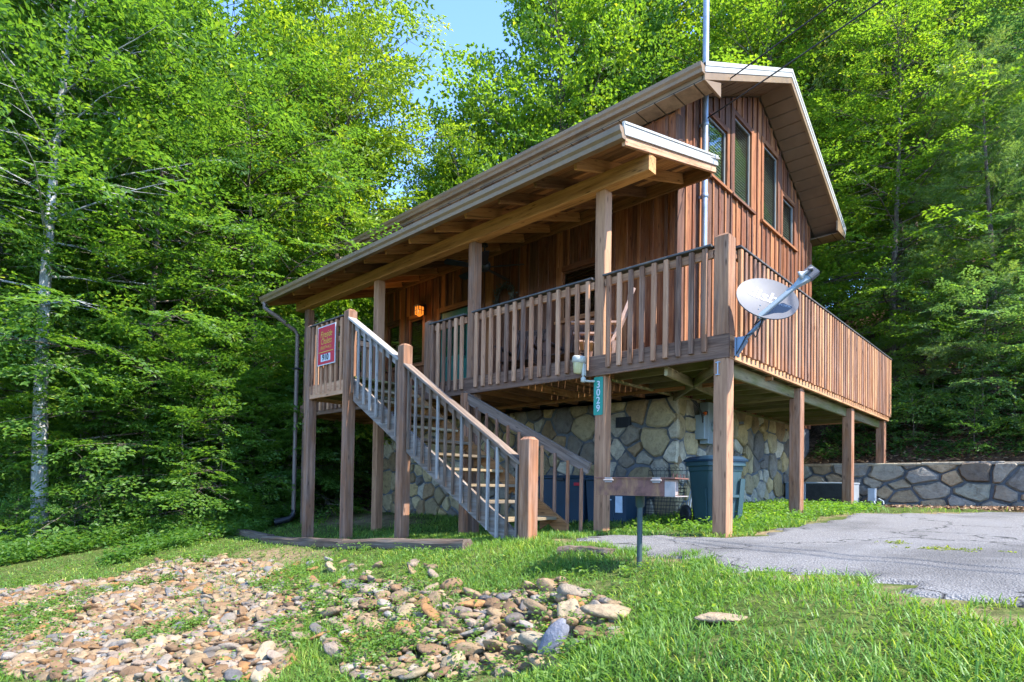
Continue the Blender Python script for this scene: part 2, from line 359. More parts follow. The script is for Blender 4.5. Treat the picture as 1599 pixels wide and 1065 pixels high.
def np_mesh(name, V, Q, mat, attrs=None, smooth=False):
    me = bpy.data.meshes.new(name); k = Q.shape[1]
    me.vertices.add(len(V)); me.vertices.foreach_set('co', V.astype(np.float32).ravel())
    me.loops.add(Q.size); me.loops.foreach_set('vertex_index', Q.astype(np.int32).ravel())
    me.polygons.add(len(Q)); me.polygons.foreach_set('loop_start', np.arange(0, Q.size, k, dtype=np.int32)); me.polygons.foreach_set('loop_total', np.full(len(Q), k, dtype=np.int32))
    me.polygons.foreach_set('use_smooth', np.full(len(Q), smooth))
    me.materials.append(mat)
    for nm, arr in (attrs or {}).items():
        if arr.ndim == 1: a = me.attributes.new(nm, 'FLOAT', 'POINT'); a.data.foreach_set('value', arr.astype(np.float32))
        else: a = me.attributes.new(nm, 'FLOAT_COLOR', 'POINT'); a.data.foreach_set('color', arr.astype(np.float32).ravel())
    me.update(calc_edges=True); me.validate()
    return me
# ------------------------------------------------------------------ cabin
HX0, HX1, HY0, HY1 = -9.03, -1.64, 2.0, 7.97     # outer wall faces
FL = 2.24; FB = 2.0; RT = 3.17                    # deck floor, fascia bottom, rail top
SOF_ = 6.15
def zu(y): return 7.81 - .498 * abs(y - 5.0)      # underside of the main roof
cabin = empty('cabin', (-5, 4, .1), 'brown board and batten cabin on a stone base with raised wrap around deck and stairs', 'cabin')
def part(name, mb, mat, parent=None): return mb.build(name, mat, parent or cabin)

# --- stone cells
def clip(poly, nx, ny, c):
    out = []
    for i in range(len(poly)):
        a, b2 = poly[i], poly[(i + 1) % len(poly)]
        da, db = a[0]*nx + a[1]*ny - c, b2[0]*nx + b2[1]*ny - c
        if da <= 0: out.append(a)
        if (da < 0 < db) or (db < 0 < da):
            t = da / (da - db); out.append((a[0] + (b2[0]-a[0])*t, a[1] + (b2[1]-a[1])*t))
    return out
PAL = [(.42, .335, .19), (.34, .26, .145), (.43, .31, .145), (.42, .375, .29), (.24, .205, .16), (.52, .45, .33), (.29, .195, .105), (.46, .36, .20), (.17, .15, .13)]
def stones(mb, W, H, cell, fn, nrm, gap=.016, holes=(), seed=1, pal=PAL, ymax=None, prot=.042, an=1.0):
    rr = random.Random(seed); pts = []; W /= an; fn0 = fn; fn = lambda u, v: fn0(u*an, v)
    for _ in range(9000):
        p = (rr.uniform(0, W), rr.uniform(0, H), rr.choice((.30, .42, .5, .62, .75)) * cell)
        if all((p[0]-q[0])**2 + ((p[1]-q[1])*1.15)**2 > (p[2]+q[2])**2*.85 for q in pts): pts.append(p)
    for p in pts:
        poly = [(0, 0), (W, 0), (W, H), (0, H)]
        for q in pts:
            if q is p: continue
            dx, dy = q[0]-p[0], q[1]-p[1]; d = math.hypot(dx, dy)
            if d > cell * 4: continue
            nx, ny = dx/d, dy/d
            tq = .5 + (p[2]**2 - q[2]**2)/(2*d*d); poly = clip(poly, nx, ny, (p[0]+dx*tq)*nx + (p[1]+dy*tq)*ny - gap * rr.uniform(.5, 1.5))
            if len(poly) < 3: break
        if len(poly) < 3: continue
        if any(h[0] < p[0] < h[1] and h[2] < p[1] < h[3] for h in holes): continue
        cx = sum(v[0] for v in poly)/len(poly); cy = sum(v[1] for v in poly)/len(poly)
        # soften corners: subdivide edges, jitter
        q2 = []
        for i in range(len(poly)):
            a, b2 = poly[i], poly[(i+1) % len(poly)]
            el = math.hypot(b2[0]-a[0], b2[1]-a[1])
            cf = rr.uniform(.03, .13); q2.append((a[0]*(1-cf)+b2[0]*cf, a[1]*(1-cf)+b2[1]*cf))
            if el > .16: q2.append(((a[0]+b2[0])/2 + rr.uniform(-.02, .016), (a[1]+b2[1])/2 + rr.uniform(-.02, .016)))
            cf = rr.uniform(.03, .13); q2.append((a[0]*cf+b2[0]*(1-cf), a[1]*cf+b2[1]*(1-cf)))
        n = len(q2); ph = prot * rr.uniform(.45, 1.6); tx, ty = rr.uniform(-.11, .11), rr.uniform(-.11, .11)
        def P(u, v, h): return fn(u, v) + nrm * h
        vs = []
        for sc, h in ((1, -.01), (.985, ph*.5), (.86, ph)):
            for u, v in q2:
                uu, vv = cx + (u-cx)*sc, cy + (v-cy)*sc
                vs.append(P(uu, vv, h + (0 if h < 0 else (uu-cx)*tx + (vv-cy)*ty + rr.uniform(-.004, .004))))
        fs = [[k*n+i, k*n+(i+1) % n, (k+1)*n+(i+1) % n, (k+1)*n+i] for k in range(2) for i in range(n)]
        vs.append(P(cx, cy, ph + rr.uniform(0, .012))); fs += [[2*n+i, 2*n+(i+1) % n, 3*n] for i in range(n)]
        c = rr.choice(pal); k = rr.uniform(.8, 1.2)
        mb.add(vs, fs, None, rr.random(), 0, tuple(x*k for x in c))
f = MB()
f.box(HX0+.03, HX1, HY0+.03, HY0+.3, -.6, 2.0, 'x', 0, mi=1); f.box(HX1-.27, HX1, HY0+.3, HY1, -.6, 2.0, 'y', 0, mi=1)
f.box(HX0+.03, HX0+.3, HY0+.3, HY1, -.6, 2.0, 'y', 0, mi=1)
vent_h = (HX1 - .95 - HX0, HX1 - .72 - HX0, 1.72 + .35, 1.94 + .35)
stones(f, HX1+.05-HX0, 2.38, .36, lambda u, v: Vector((HX0+u, HY0+.03, v-.38)), Vector((0, -1, 0)), seed=3)
stones(f, 5.0, 2.08, .36, lambda u, v: Vector((HX1, HY0+u, v-.08)), Vector((1, 0, 0)), seed=5, prot=.035)
fnd = part('stone_foundation', f, [M['stone'], M['mortar']])
v = MB(); v.box(-2.62, -2.36, HY0-.035, HY0+.0, 1.60, 1.76, 'x', .003)
for i in range(7): v.box(-2.60+i*.034, -2.585+i*.034, HY0-.045, HY0-.035, 1.62, 1.74, 'z', 0)
part('foundation_vent', v, M['black'], fnd)

# --- board and batten siding with openings
def siding(name, axis, a0, a1, face, nsign, zb, ztop, holes, step=.225, seed=0, thick=.05, top_cut=None):
    """axis 'x': wall runs along X at y=face; axis 'y': runs along Y at x=face. nsign: outward direction."""
    mb = MB(); rr = random.Random(seed)
    edges = sorted(set([round(a0 + i*step, 4) for i in range(int((a1-a0)/step)+1)] + [a0, a1] + [e for h in holes for e in h[:2]]))
    ed = [edges[0]]
    for e in edges[1:]:
        if e - ed[-1] > .03 or any(abs(e-h[0]) < 1e-6 or abs(e-h[1]) < 1e-6 for h in holes): ed.append(e)
        else: ed[-1] = e if e != a1 else a1
    def slab(u0, u1, z0, zt0, zt1, d0, d1, tone, g=0.0015):
        u0 += g; u1 -= g
        if axis == 'x': pts = [(u0, face+nsign*d0, z0), (u1, face+nsign*d0, z0), (u1, face+nsign*d0, zt1), (u0, face+nsign*d0, zt0)]; off = (0, nsign*(d1-d0), 0); gax = (2, 0, 1)
        else: pts = [(face+nsign*d0, u0, z0), (face+nsign*d0, u1, z0), (face+nsign*d0, u1, zt1), (face+nsign*d0, u0, zt0)]; off = (nsign*(d1-d0), 0, 0); gax = (2, 1, 0)
        mb.prism(pts, off, tone, 0, gax)
    for u0, u1 in zip(ed[:-1], ed[1:]):
        um = (u0+u1)/2; segs = [(zb, None)]
        for h in sorted([h for h in holes if h[0] - 1e-6 <= um <= h[1] + 1e-6], key=lambda h: h[2]):
            z0, _ = segs.pop(); segs.append((z0, h[2])); segs.append((h[3], None))
        tone = rr.random()
        for z0, z1 in segs:
            t0, t1 = (ztop(u0), ztop(u1)) if z1 is None else (z1, z1)
            if t0 - z0 > .01: slab(u0, u1, z0, t0, t1, -thick, rr.uniform(-.002, .002), tone)
    k = 0
    u = a0 + .02
    while u < a1:
        segs = [(zb, None)]
        for h in sorted([h for h in holes if h[0]-.03 <= u <= h[1]+.03], key=lambda h: h[2]):
            z0, _ = segs.pop(); segs.append((z0, h[2])); segs.append((h[3], None))
        for z0, z1 in segs:
            t0, t1 = (ztop(u-.022), ztop(u+.022)) if z1 is None else (z1, z1)
            if t0 - z0 > .01: slab(u-.022, u+.022, z0, t0-.001, t1-.001, .003, .022, rr.random(), 0)
        u += step
    return part(name, mb, M['siding'])
GW = [(2.95, 3.64, 5.64, 6.56), (3.93, 4.65, 5.64, 7.00), (5.22, 5.95, 5.64, 7.08), (6.22, 6.88, 5.64, 6.47)]
FWN = [(-8.78, -8.33, 3.26, 4.24), (-7.98, -7.50, 3.26, 4.24), (-3.74, -2.95, 3.48, 4.29)]
DOOR = (-6.92, -6.00, 2.24, 4.20)
siding('gable_siding', 'y', HY0, HY1, HX1, 1, 2.0, lambda y: zu(y) + .016, GW, seed=21)
siding('porch_siding', 'x', HX0, HX1-.051, HY0, -1, FL+.0, lambda x: SOF_, FWN + [DOOR], seed=22)
siding('rear_siding', 'x', HX0, HX1-.051, HY1, 1, 2.0, lambda x: SOF_, [], seed=23)
siding('end_siding', 'y', HY0+.051, HY1-.051, HX0, -1, 2.0, lambda y: zu(y) - .004, [], seed=24)
mb = MB(); mb.box(HX0+.06, HX1-.06, HY0+.06, HY1-.06, 2.06, 2.2, 'x', 0); part('interior_floor', mb, M['interior'])
for bb_ in ((HX1-.02, HX1+.028, HY0-.03, HY0+.09, 2.0, 6.08), (HX1-.10, HX1-.021, HY0-.03, HY0+.002, FL, 6.08), (HX1-.02, HX1+.028, HY1-.09, HY1+.03, 2.0, 6.05)):
    mb = MB(); mb.box(*bb_, 'z', .004); part('corner_board', mb, M['siding'])

def window(axis, u0, u1, z0, z1, face, ns, blinds, trim=.09):
    w = MB()
    def bx(a0, a1, d0, d1, c0, c1, ax, t=None):
        d0, d1 = sorted((face+ns*d0, face+ns*d1))
        if axis == 'y': w.box(d0, d1, a0, a1, c0, c1, {'u': 'y', 'z': 'z'}[ax], .003, t)
        else: w.box(a0, a1, d0, d1, c0, c1, {'u': 'x', 'z': 'z'}[ax], .003, t)
    bx(u0-trim, u0, 0.003, .026, z0-.02, z1+trim, 'z'); bx(u1, u1+trim, .003, .026, z0-.02, z1+trim, 'z')
    bx(u0, u1, .003, .025, z1, z1+trim, 'u')
    bx(u0-trim-.03, u1+trim+.03, .003, .06, z0-.07, z0-.022, 'u')
    win = part('window', w, M['siding'])
    w = MB()
    e = .032
    bx(u0+.004, u0+e, -.046, -.012, z0+.004, z1-.004, 'z'); bx(u1-e, u1-.004, -.046, -.012, z0+.004, z1-.004, 'z')
    bx(u0+e, u1-e, -.046, -.012, z0+.004, z0+e, 'u'); bx(u0+e, u1-e, -.046, -.012, z1-e, z1-.004, 'u')
    part('frame', w, M['winframe'] if axis == 'y' else M['siding'], win)
    w = MB(); bx(u0+e, u1-e, -.034, -.028, z0+e, z1-e, 'z'); part('pane', w, M['glass'], win)
    w = MB(); z = z0 + e
    while z < z1 - e - .01:
        d0, d1 = sorted((face-ns*.075, face-ns*.055))
        if axis == 'y': w.add([(face-ns*.058, u0+.05, z), (face-ns*.058, u1-.05, z), (face-ns*.070, u1-.05, z+.026), (face-ns*.070, u0+.05, z+.026)], [[0, 1, 2, 3]], None, .5)
        else: w.add([(u0+.05, face-ns*.058, z), (u1-.05, face-ns*.058, z), (u1-.05, face-ns*.070, z+.026), (u0+.05, face-ns*.070, z+.026)], [[0, 1, 2, 3]], None, .5)
        z += .048
    part('blind', w, M['blind'] if blinds else M['siding'], win)
    return win
for g in GW: window('y', g[0], g[1], g[2], g[3], HX1, 1, True)
for g in FWN: window('x', g[0], g[1], g[2], g[3], HY0, -1, False)
# door
w = MB(); x0, x1, z0, z1 = DOOR
w.box(x0-.10, x0, HY0-.035, HY0-.003, z0, z1+.10, 'z', .003); w.box(x1, x1+.10, HY0-.035, HY0-.003, z0, z1+.10, 'z', .003); w.box(x0, x1, HY0-.034, HY0-.003, z1, z1+.10, 'x', .003)
door = part('door', w, M['siding'])
w = MB(); w.box(x0+.01, x1-.01, HY0+.03, HY0+.07, z0+.02, z1-.01, 'z', .004)
w.box(x0+.02, x0+.13, HY0-.005, HY0+.028, z0+.03, z1-.02, 'z', .004); w.box(x1-.13, x1-.02, HY0-.005, HY0+.028, z0+.03, z1-.02, 'z', .004)
w.box(x0+.131, x1-.131, HY0-.004, HY0+.028, z1-.20, z1-.02, 'x', .004); w.box(x0+.131, x1-.131, HY0-.004, HY0+.028, z0+.03, z0+.30, 'x', .004); w.box(x0+.131, x1-.131, HY0-.004, HY0+.028, z0+.95, z0+1.03, 'x', .004)
part('storm_door', w, M['green'], door)
w = MB(); w.box(x0+.131, x1-.131, HY0+.010, HY0+.016, z0+1.031, z1-.201, 'z', 0); part('pane', w, M['glass'], door)
w = MB(); w.box(x1-.18, x1-.14, HY0-.05, HY0-.005, z0+.98, z0+1.10, 'z', .006); part('handle', w, M['black'], door)

# --- main roof
RX0, RX1, EF, EB = -9.95, -1.08, 1.65, 8.42
SOF = 6.168
mb = MB()
for ye in (EF, EB):
    mb.prism([(RX0, 5, zu(5)+.13), (RX0, ye, zu(ye)+.13), (RX0, ye, zu(ye)+.235), (RX0, 5, zu(5)+.235)], (RX1-RX0, 0, 0))
    n = 26
    for i in range(n + 1):
        x = RX0 + .02 + (RX1-RX0-.04) * i / n; mb.beam((x, ye, zu(ye)+.245), (x, 5, zu(5)+.245), .03, .022, (0, 0, 1), .004)
roof = part('roof', mb, M['roofmetal'])
for ye in (EF, EB):
    for x0, x1 in ((RX1, RX1+.022), (RX0-.022, RX0)):
        mb = MB()
        mb.prism([(x0, 5, zu(5)+.12), (x0, ye, zu(ye)+.12), (x0, ye, zu(ye)+.25), (x0, 5, zu(5)+.25)], (x1-x0, 0, 0))
        mb.prism([(x0-.006, 5, zu(5)+.20), (x0-.006, ye, zu(ye)+.20), (x0-.006, ye, zu(ye)+.262), (x0-.006, 5, zu(5)+.262)], (x1-x0+.014, 0, 0))
        part('rake_trim', mb, M['white'], roof)
    for x0, x1 in ((RX1-.03, RX1+.012), (RX0-.012, RX0+.03)):
        mb = MB(); mb.prism([(x0, 5, zu(5)+.015), (x0, ye, zu(ye)+.015), (x0, ye, zu(ye)+.118), (x0, 5, zu(5)+.118)], (x1-x0, 0, 0)); part('rake_fascia', mb, M['tan'], roof)
# sloped soffit under the gable overhangs: boards across the slope
for x0, x1 in ((HX1+.03, RX1-.031), (RX0+.031, HX0-.03)):
    for ys, ye in ((5.0, EF+.02), (5.0, EB-.02)):
        n = 15; mb = MB(); sg = 1 if ye > ys else -1
        for i in range(n):
            a, c = ys + (ye-ys)*i/n, ys + (ye-ys)*(i+1)/n - .018*sg
            h = random.uniform(0, .008)
            h += .02; mb.prism([(x0, a, zu(a)+h), (x0, c, zu(c)+h), (x0, c, zu(c)+.05), (x0, a, zu(a)+.05)], (x1-x0, 0, 0))
        mb.prism([(x0, ys, zu(ys)+.052), (x0, ye, zu(ye)+.052), (x0, ye, zu(ye)+.10), (x0, ys, zu(ys)+.10)], (x1-x0, 0, 0), None, 1)
        part('gable_soffit', mb, [M['brownsoffit'], M['interior']], roof)
# flat boxed eaves
for ye, yw, zz in ((EF, HY0-.026, SOF), (EB, HY1+.026, SOF)):
    x = RX0 + .03; mb = MB(); y0, y1 = sorted((ye, yw))
    while x < RX1 - .02:
        x2 = min(x + .30, RX1 - .012); mb.box(x+.009, x2-.009, y0, y1, zz-.014+random.uniform(0, .004), zz+.0, 'y', .002); x += .30
    mb.box(RX0+.03, RX1-.014, y0, y1, zz+.002, zz+.012, 'x', 0, mi=1)
    part('eave_soffit', mb, [M['tan2'], M['interior']], roof)
    y0, y1 = sorted((ye, ye + (.03 if ye < 5 else -.03))); mb = MB(); mb.box(RX0, RX1-.013, y0, y1, SOF+.013, zu(ye)+.20, 'x', .002); part('eave_fascia', mb, M['tan'], roof)
for ye, yw in ((EF, HY0+.02), (EB, HY1-.02)):
    for x0 in (RX1-.012, RX0-.018):
        mb = MB(); yy = yw+(.12 if ye < 5 else -.12)
        mb.prism([(x0, ye, SOF-.016), (x0, yy, SOF-.016), (x0, yy, zu(yw)+.03)], (.03, 0, 0)); part('eave_end_cap', mb, M['tan'], roof)
def gutter(x0, x1, y, z, out):
    """K style gutter along X, outer lip at y+out*0.12, top at z"""
    pr = [(0, 0), (0, -.115), (.07, -.115), (.082, -.075), (.11, -.05), (.12, -.012), (.12, 0), (.108, 0), (.106, -.02), (.098, -.045), (.072, -.068), (.062, -.105), (.008, -.105), (.008, 0)]
    mb = MB(); mb.prism([(x0, y+out*a, z+c) for a, c in pr], (x1-x0, 0, 0))
    mb.prism([(x1, y+out*a, z+c) for a, c in pr[:7]], (.012, 0, 0)); mb.prism([(x0-.012, y+out*a, z+c) for a, c in pr[:7]], (.012, 0, 0))
    return mb
g1 = part('gutter', gutter(RX0, RX1-.0, EF-.002, 6.35, -1), M['tan'])
mb = MB(); mb.tube([(RX0+.14, EF-.05, 6.24), (RX0+.14, EF-.05, 6.14), (RX0+.14, EF+.10, 6.02), (RX0+.14, HY0-.05, 5.85), (RX0+.35, HY0-.08, 5.6), (RX0+.35, HY0-.08, 5.30)], .036, 10)
part('downspout', mb, M['tan'], g1)

# --- porch roof
PX0 = -9.22
def pz(y): return 4.20 + .32 * (y + .6)            # rafter underside
def bx_(y): return -0.82 - .23 * (y + .72) / 2.72  # slanted right edge of the porch roof
deckm = MB(); n = 18
for i in range(n):
    a = -.60 + 2.59 * i / n; c = -.60 + 2.59 * (i+1) / n - .006
    za, zc = pz(a) + .142, pz(c) + .142
    deckm.prism([(PX0, a, za), (PX0, c, zc), (PX0, c, zc+.02), (PX0, a, za+.02)], (bx_(a) - .04 - PX0, 0, 0), None, 0, (0, 1, 2))
pr = part('porch_roof', deckm, M['porch'])
mb = MB(); mb.prism([(PX0-.02, -.65, pz(-.65)+.166), (PX0-.02, 1.99, pz(1.99)+.166), (PX0-.02, 1.99, pz(1.99)+.19), (PX0-.02, -.65, pz(-.65)+.185)], (bx_(.6)-.05-PX0, 0, 0))
x = PX0 + .02
while x < -1.2:
    mb.beam((x, -.68, pz(-.68)+.193), (x, 1.98, pz(1.98)+.193), .05, .022, (0, 0, 1), .008); x += .23
part('roof_panel', mb, M['roofmetal'], pr)
xs = [-1.52, -2.11, -2.71, -3.33, -3.97, -4.56, -5.16, -5.75, -6.36, -6.97, -7.57, -8.18, -8.78]
for x in xs:
    mb = MB(); mb.beam((x, -.57, pz(-.57)+.07), (x, 1.90, pz(1.90)+.07), .042, .138, (0, 0, 1)); part('rafter', mb, M['porch'], pr)
mb = MB(); mb.beam((bx_(-.64)-.02, -.64, pz(-.64)+.075), (bx_(1.96)-.02, 1.96, pz(1.96)+.075), .042, .15, (0, 0, 1)); part('barge_board', mb, M['deck'], pr)
mb = MB(); mb.beam((PX0+.02, -.60, pz(-.60)+.075), (PX0+.02, 1.96, pz(1.96)+.075), .042, .15, (0, 0, 1)); part('barge_board', mb, M['porch'], pr)
mb = MB(); mb.beam((bx_(-.68)+.012, -.68, pz(-.68)+.155), (bx_(1.98)+.012, 1.98, pz(1.98)+.155), .02, .13, (0, 0, 1)); mb.beam((bx_(-.68)+.016, -.68, pz(-.68)+.21), (bx_(1.98)+.016, 1.98, pz(1.98)+.21), .03, .03, (0, 0, 1)); part('white_trim', mb, M['white'], pr)
mb = MB(); mb.beam((PX0, 1.945, pz(1.95)+.06), (bx_(1.95)-.06, 1.945, pz(1.95)+.06), .045, .22, (0, 0, 1)); part('ledger', mb, M['porch'], pr)
mb = MB(); mb.beam((-9.12, .04, 4.295), (-.90, .04, 4.295), .15, .188, (0, 0, 1), .006); part('beam', mb, M['porch'], pr)
g2 = part('gutter', gutter(PX0, bx_(-.68)+.0, -.635, 4.34, -1), M['tan'])
mb = MB(); mb.tube([(PX0+.10, -.69, 4.23), (PX0+.10, -.69, 4.13), (PX0+.18, -.45, 3.98), (PX0+.22, -.12, 3.78), (PX0+.22, -.05, 3.7), (PX0+.22, -.05, .02)], .042, 10)
ds = part('downspout', mb, M['downspout'], g2)
mb = MB(); mb.tube([(PX0+.22, -.05, .12), (PX0+.22, -.06, .0), (PX0+.20, -.14, -.07), (PX0+.12, -.40, -.13)], [.055, .055, .06, .075], 12); part('drain_elbow', mb, M['black'], ds)
mb = MB(); mb.box(PX0+.15, PX0+.30, -.105, .01, 2.98, 3.01, 'x', .002); part('strap', mb, M['wire'], ds)

# --- deck frame
dk = MB()
y = .02
while y < 1.93: dk.box(-8.9, -.02, y, min(y+.135, 1.93), FL-.032, FL, 'x', .004); y += .142
x = HX1 + .03
while x < -.04: dk.box(x, min(x+.136, -.02), 1.94, 7.1, FL-.032, FL, 'y', .004); x += .142
deck = part('deck_floor', dk, M['joist'])
fa = MB(); fa.box(-8.92, 0, 0, .038, FB, FL-.001, 'x'); part('fascia', fa, M['deck'], deck)
fa = MB(); fa.box(-.038, 0, .04, 7.15, FB, FL-.001, 'y'); part('fascia', fa, M['rail'], deck)
fa = MB(); fa.box(-8.92, -8.882, .04, 1.97, FB, FL-.001, 'y'); part('fascia', fa, M['deck'], deck); fa = MB(); fa.box(HX1+.03, -.04, 7.112, 7.15, FB, FL-.001, 'x'); part('fascia', fa, M['deck'], deck)
js = MB()
x = -8.7
while x < -1.7: js.box(x, x+.04, .04, 1.95, FB+.01, FL-.033, 'y'); x += .41
js.box(-8.88, -.04, 1.30, 1.34, FB-.04, FB+.008, 'x')
part('front_joist', js, M['porch'], deck)
js = MB(); y = .45
while y < 7.1: js.box(HX1+.0, -.04, y, y+.04, FB+.01, FL-.033, 'x'); y += .41
js.box(HX1+.02, HX1+.06, .3, 7.0, FB-.02, FB+.008, 'y'); js.box(-.16, -.12, .2, 7.05, FB-.13, FB+.008, 'y')
part('side_joist', js, M['joist'], deck)
js = MB(); js.beam((-.1, .1, FB-.02), (-1.6, 1.9, FB-.02), .04, .12); js.beam((-.75, .12, FB-.03), (-1.0, 1.9, FB-.03), .04, .10); part('brace', js, M['joist'], deck)

def gpost(x, y): return gz1(x, y) - .06
for x in (-1.57, -3.82, -6.26, -8.82):
    mb = MB(); mb.post(x, .11, gpost(x, .11), FB if x > -8 else 4.2, .142, None, False); part('deck_post', mb, M['post'])
    if x > -8: mb = MB(); mb.post(x, .075, FL, 4.2, .142, None, False); part('porch_post', mb, M['post'])
mb = MB(); mb.post(-.082, .082, gpost(-.08, .08), FB-.002, .15, .85, False); cp = part('corner_post', mb, M['post'])
mb = MB(); mb.post(-.080, .080, FL+.001, 3.275, .16, .6); part('rail_post', mb, M['post'], cp)
mb = MB(); mb.box(-.11, -.10, -.012, .002, 1.84, 1.97, 'z', .002); mb.box(-.125, -.085, -.014, .001, 1.832, 1.842, 'x', .002); mb.box(-.128, -.082, -.014, .001, 1.955, 1.965, 'x', .002); part('plant_hook', mb, M['galv'], cp)
for yy in (2.37, 4.81): mb = MB(); mb.post(-.11, yy, gpost(-.1, yy), FB-.002, .142, .3, False); part('deck_post', mb, M['rail'])
mb = MB(); mb.post(-.11, 7.05, 1.19, FB-.002, .142, .3, False); part('deck_post', mb, M['rail'])

# --- railings
def railing(name, p0, p1, out, mat, spacing, first=None, zb=2.075, subs=True, capmat=None):
    """straight level railing from p0 to p1 (xy), balusters on the 'out' side"""
    p0 = Vector((*p0, 0)); p1 = Vector((*p1, 0)); d = (p1-p0); L = d.length; d.normalize(); o = Vector((*out, 0))
    mb = MB(); a, c = p0 + o*(-.022), p1 + o*(-.022)
    mb.beam((a.x, a.y, 3.085), (c.x, c.y, 3.085), .038, .088)
    rail = part(name, mb, mat)
    cb = MB(); a, c = p0 + o*.0, p1 + o*.0; cb.beam((a.x, a.y, 3.158), (c.x, c.y, 3.158), .105, .022); part('cap_rail', cb, capmat or M['railcap'], rail)
    n = max(1, int(round(L/spacing))); bb = None
    for i in range(n):
        q = p0 + d*(L*(i+.5)/n) + o*.022
        if subs or bb is None: bb = MB()
        h = random.uniform(-.006, .006); lean = d*random.uniform(-.007, .007)
        bb.beam((q.x, q.y, zb+h), (q.x+lean.x, q.y+lean.y, 3.138), .054, .041, o, .006)
        if subs: part('baluster', bb, mat, rail)
    if not subs: part('slat_panel', bb, mat, rail)
    return rail
railing('front_railing', (-4.72, 0), (-3.90, 0), (0, -1), M['deck'], .148)
railing('front_railing', (-3.74, 0), (-1.645, 0), (0, -1), M['deck'], .146)
railing('front_railing', (-1.49, 0), (-.17, 0), (0, -1), M['deck'], .146)
railing('side_railing', (0, .17), (0, 2.42), (1, 0), M['rail'], .118)
railing('side_railing', (0, 2.43), (0, 4.86), (1, 0), M['rail'], .118)
railing('side_railing', (0, 4.87), (0, 7.15), (1, 0), M['rail'], .118)
railing('front_railing', (-8.72, 0), (-6.36, 0), (0, -1), M['deck'], .146, subs=False)
railing('end_railing', (-8.9, .05), (-8.9, 1.9), (-1, 0), M['deck'], .146, subs=False)
railing('rear_railing', (-.1, 7.15), (HX1+.1, 7.15), (0, 1), M['rail'], .146, subs=False)
mb = MB(); mb.post(-4.80, .06, FL, 3.24, .142, .6); part('rail_post', mb, M['post'])

# --- landing and stairs
mb = MB(); y = -1.10
while y < -.02: mb.box(-6.40, -5.06, y, min(y+.136, -.004), FL-.032, FL, 'x'); y += .142
lan = part('landing_floor', mb, M['joist'])
mb = MB(); mb.box(-6.30, -5.30, -1.16, -1.122, FB, FL-.034, 'x'); part('fascia', mb, M['deck'], lan); mb = MB(); mb.box(-6.44, -6.402, -1.03, -.002, FB, FL-.034, 'y'); part('fascia', mb, M['deck'], lan)
mb = MB()
for x in (-6.1, -5.75, -5.4): mb.box(x, x+.04, -1.12, -.002, FB+.01, FL-.034, 'y')
part('joist', mb, M['joist'], lan)
mb = MB(); mb.post(-6.375, -1.10, gpost(-6.37, -1.1), 3.20, .142, .45); part('stair_post', mb, M['post'])
mb = MB(); mb.post(-5.225, -1.10, gpost(-5.22, -1.1), 3.24, .142, .5); part('stair_post', mb, M['post'])
mb = MB(); mb.post(-3.865, -1.10, gpost(-3.86, -1.1), 2.52, .142, .5); part('stair_post', mb, M['post'])
mb = MB(); mb.post(-1.66, -1.10, gpost(-1.65, -1.1), 1.20, .15, .35); part('stair_post', mb, M['rail'])
railing('landing_railing', (-6.30, -1.13), (-5.30, -1.13), (0, -1), M['deck'], .142, zb=2.07)
railing('landing_railing', (-6.40, -1.02), (-6.40, -.05), (-1, 0), M['deck'], .146, subs=False)
SX, RUN, RISE, NT = -5.10, .305, .1925, 11
mb = MB()
for yy, mt in ((-1.085, 'grey'), (-.115, 'porch')):
    mb = MB(); sl = RISE/RUN; xe = SX + RUN*NT - (.02 if mt == 'grey' else .16); ze = FL - sl*(xe - SX)
    mb.prism([(SX, yy-.02, FL-.03), (xe, yy-.02, max(ze+.02, .14)), (xe, yy-.02, .04), (xe-.28, yy-.02, ze-(.09 if mt == 'grey' else .0)), (SX, yy-.02, FL-(.36 if mt == 'grey' else .24))], (0, .04, 0), .5, 0, (0, 1, 2))
    part('stringer', mb, M[mt])
for k in range(1, NT + 1):
    z = FL - RISE*k; x = SX + RUN*(k-1); mb = MB()
    mb.box(x-.02, x+.125, -1.06, -.14, z-.036, z, 'y', .005); mb.box(x+.132, x+RUN-.005, -1.06, -.14, z-.036, z, 'y', .005)
    tr_ = part('tread', mb, M['tread'])
    mb = MB()
    mb.prism([(x+.05, -.16, z-.037), (x+RUN-.04, -.16, z-.037), (x+.05, -.16, z-.17)], (0, .02, 0)); part('cleat', mb, M['porch'], tr_)
def stair_rail(x0, z0, x1, z1, y, mat, capm, nb, bl, bw, capw, caph, name='stair_railing', bmat=None):
    mb = MB(); mb.beam((x0, y, z0), (x1, y, z1), capw, caph, (0, 0, 1), .006); rl = part(name, mb, capm)
    if caph < .1:
        s = MB(); s.beam((x0, y+.01, z0-.075), (x1, y+.01, z1-.075), .035, .085, (0, 0, 1)); part('lower_rail', s, mat, rl)
    for i in range(nb):
        t = (i + .55)/nb; x = x0 + (x1-x0)*t; z = z0 + (z1-z0)*t - .03
        b2 = MB(); b2.beam((x, y-.028, max(z-bl, gz1(x, y)+.03)), (x+random.uniform(-.005, .005), y-.028, z-.01), bw, bw, (0, 1, 0), .003); part('baluster', b2, bmat or mat, rl)
    return rl
sr = (2.22-.90)/1  # unused slope helper
stair_rail(-5.17, 3.095, -3.92, 2.315, -1.11, M['grey'], M['cap'], 8, 1.02, .032, .135, .036)
stair_rail(-3.80, 2.235, -1.72, .915, -1.11, M['grey'], M['cap'], 14, 1.02, .032, .135, .036)
stair_rail(-3.86, 1.96, -1.63, .90, -.07, M['rail'], M['cap'], 11, .92, .034, .045, .14, bmat=M['rail'])
mb = MB(); mb.post(-3.80, -.09, gpost(-3.8, -.09), 1.99, .10, .4, False); part('stair_post', mb, M['rail'])

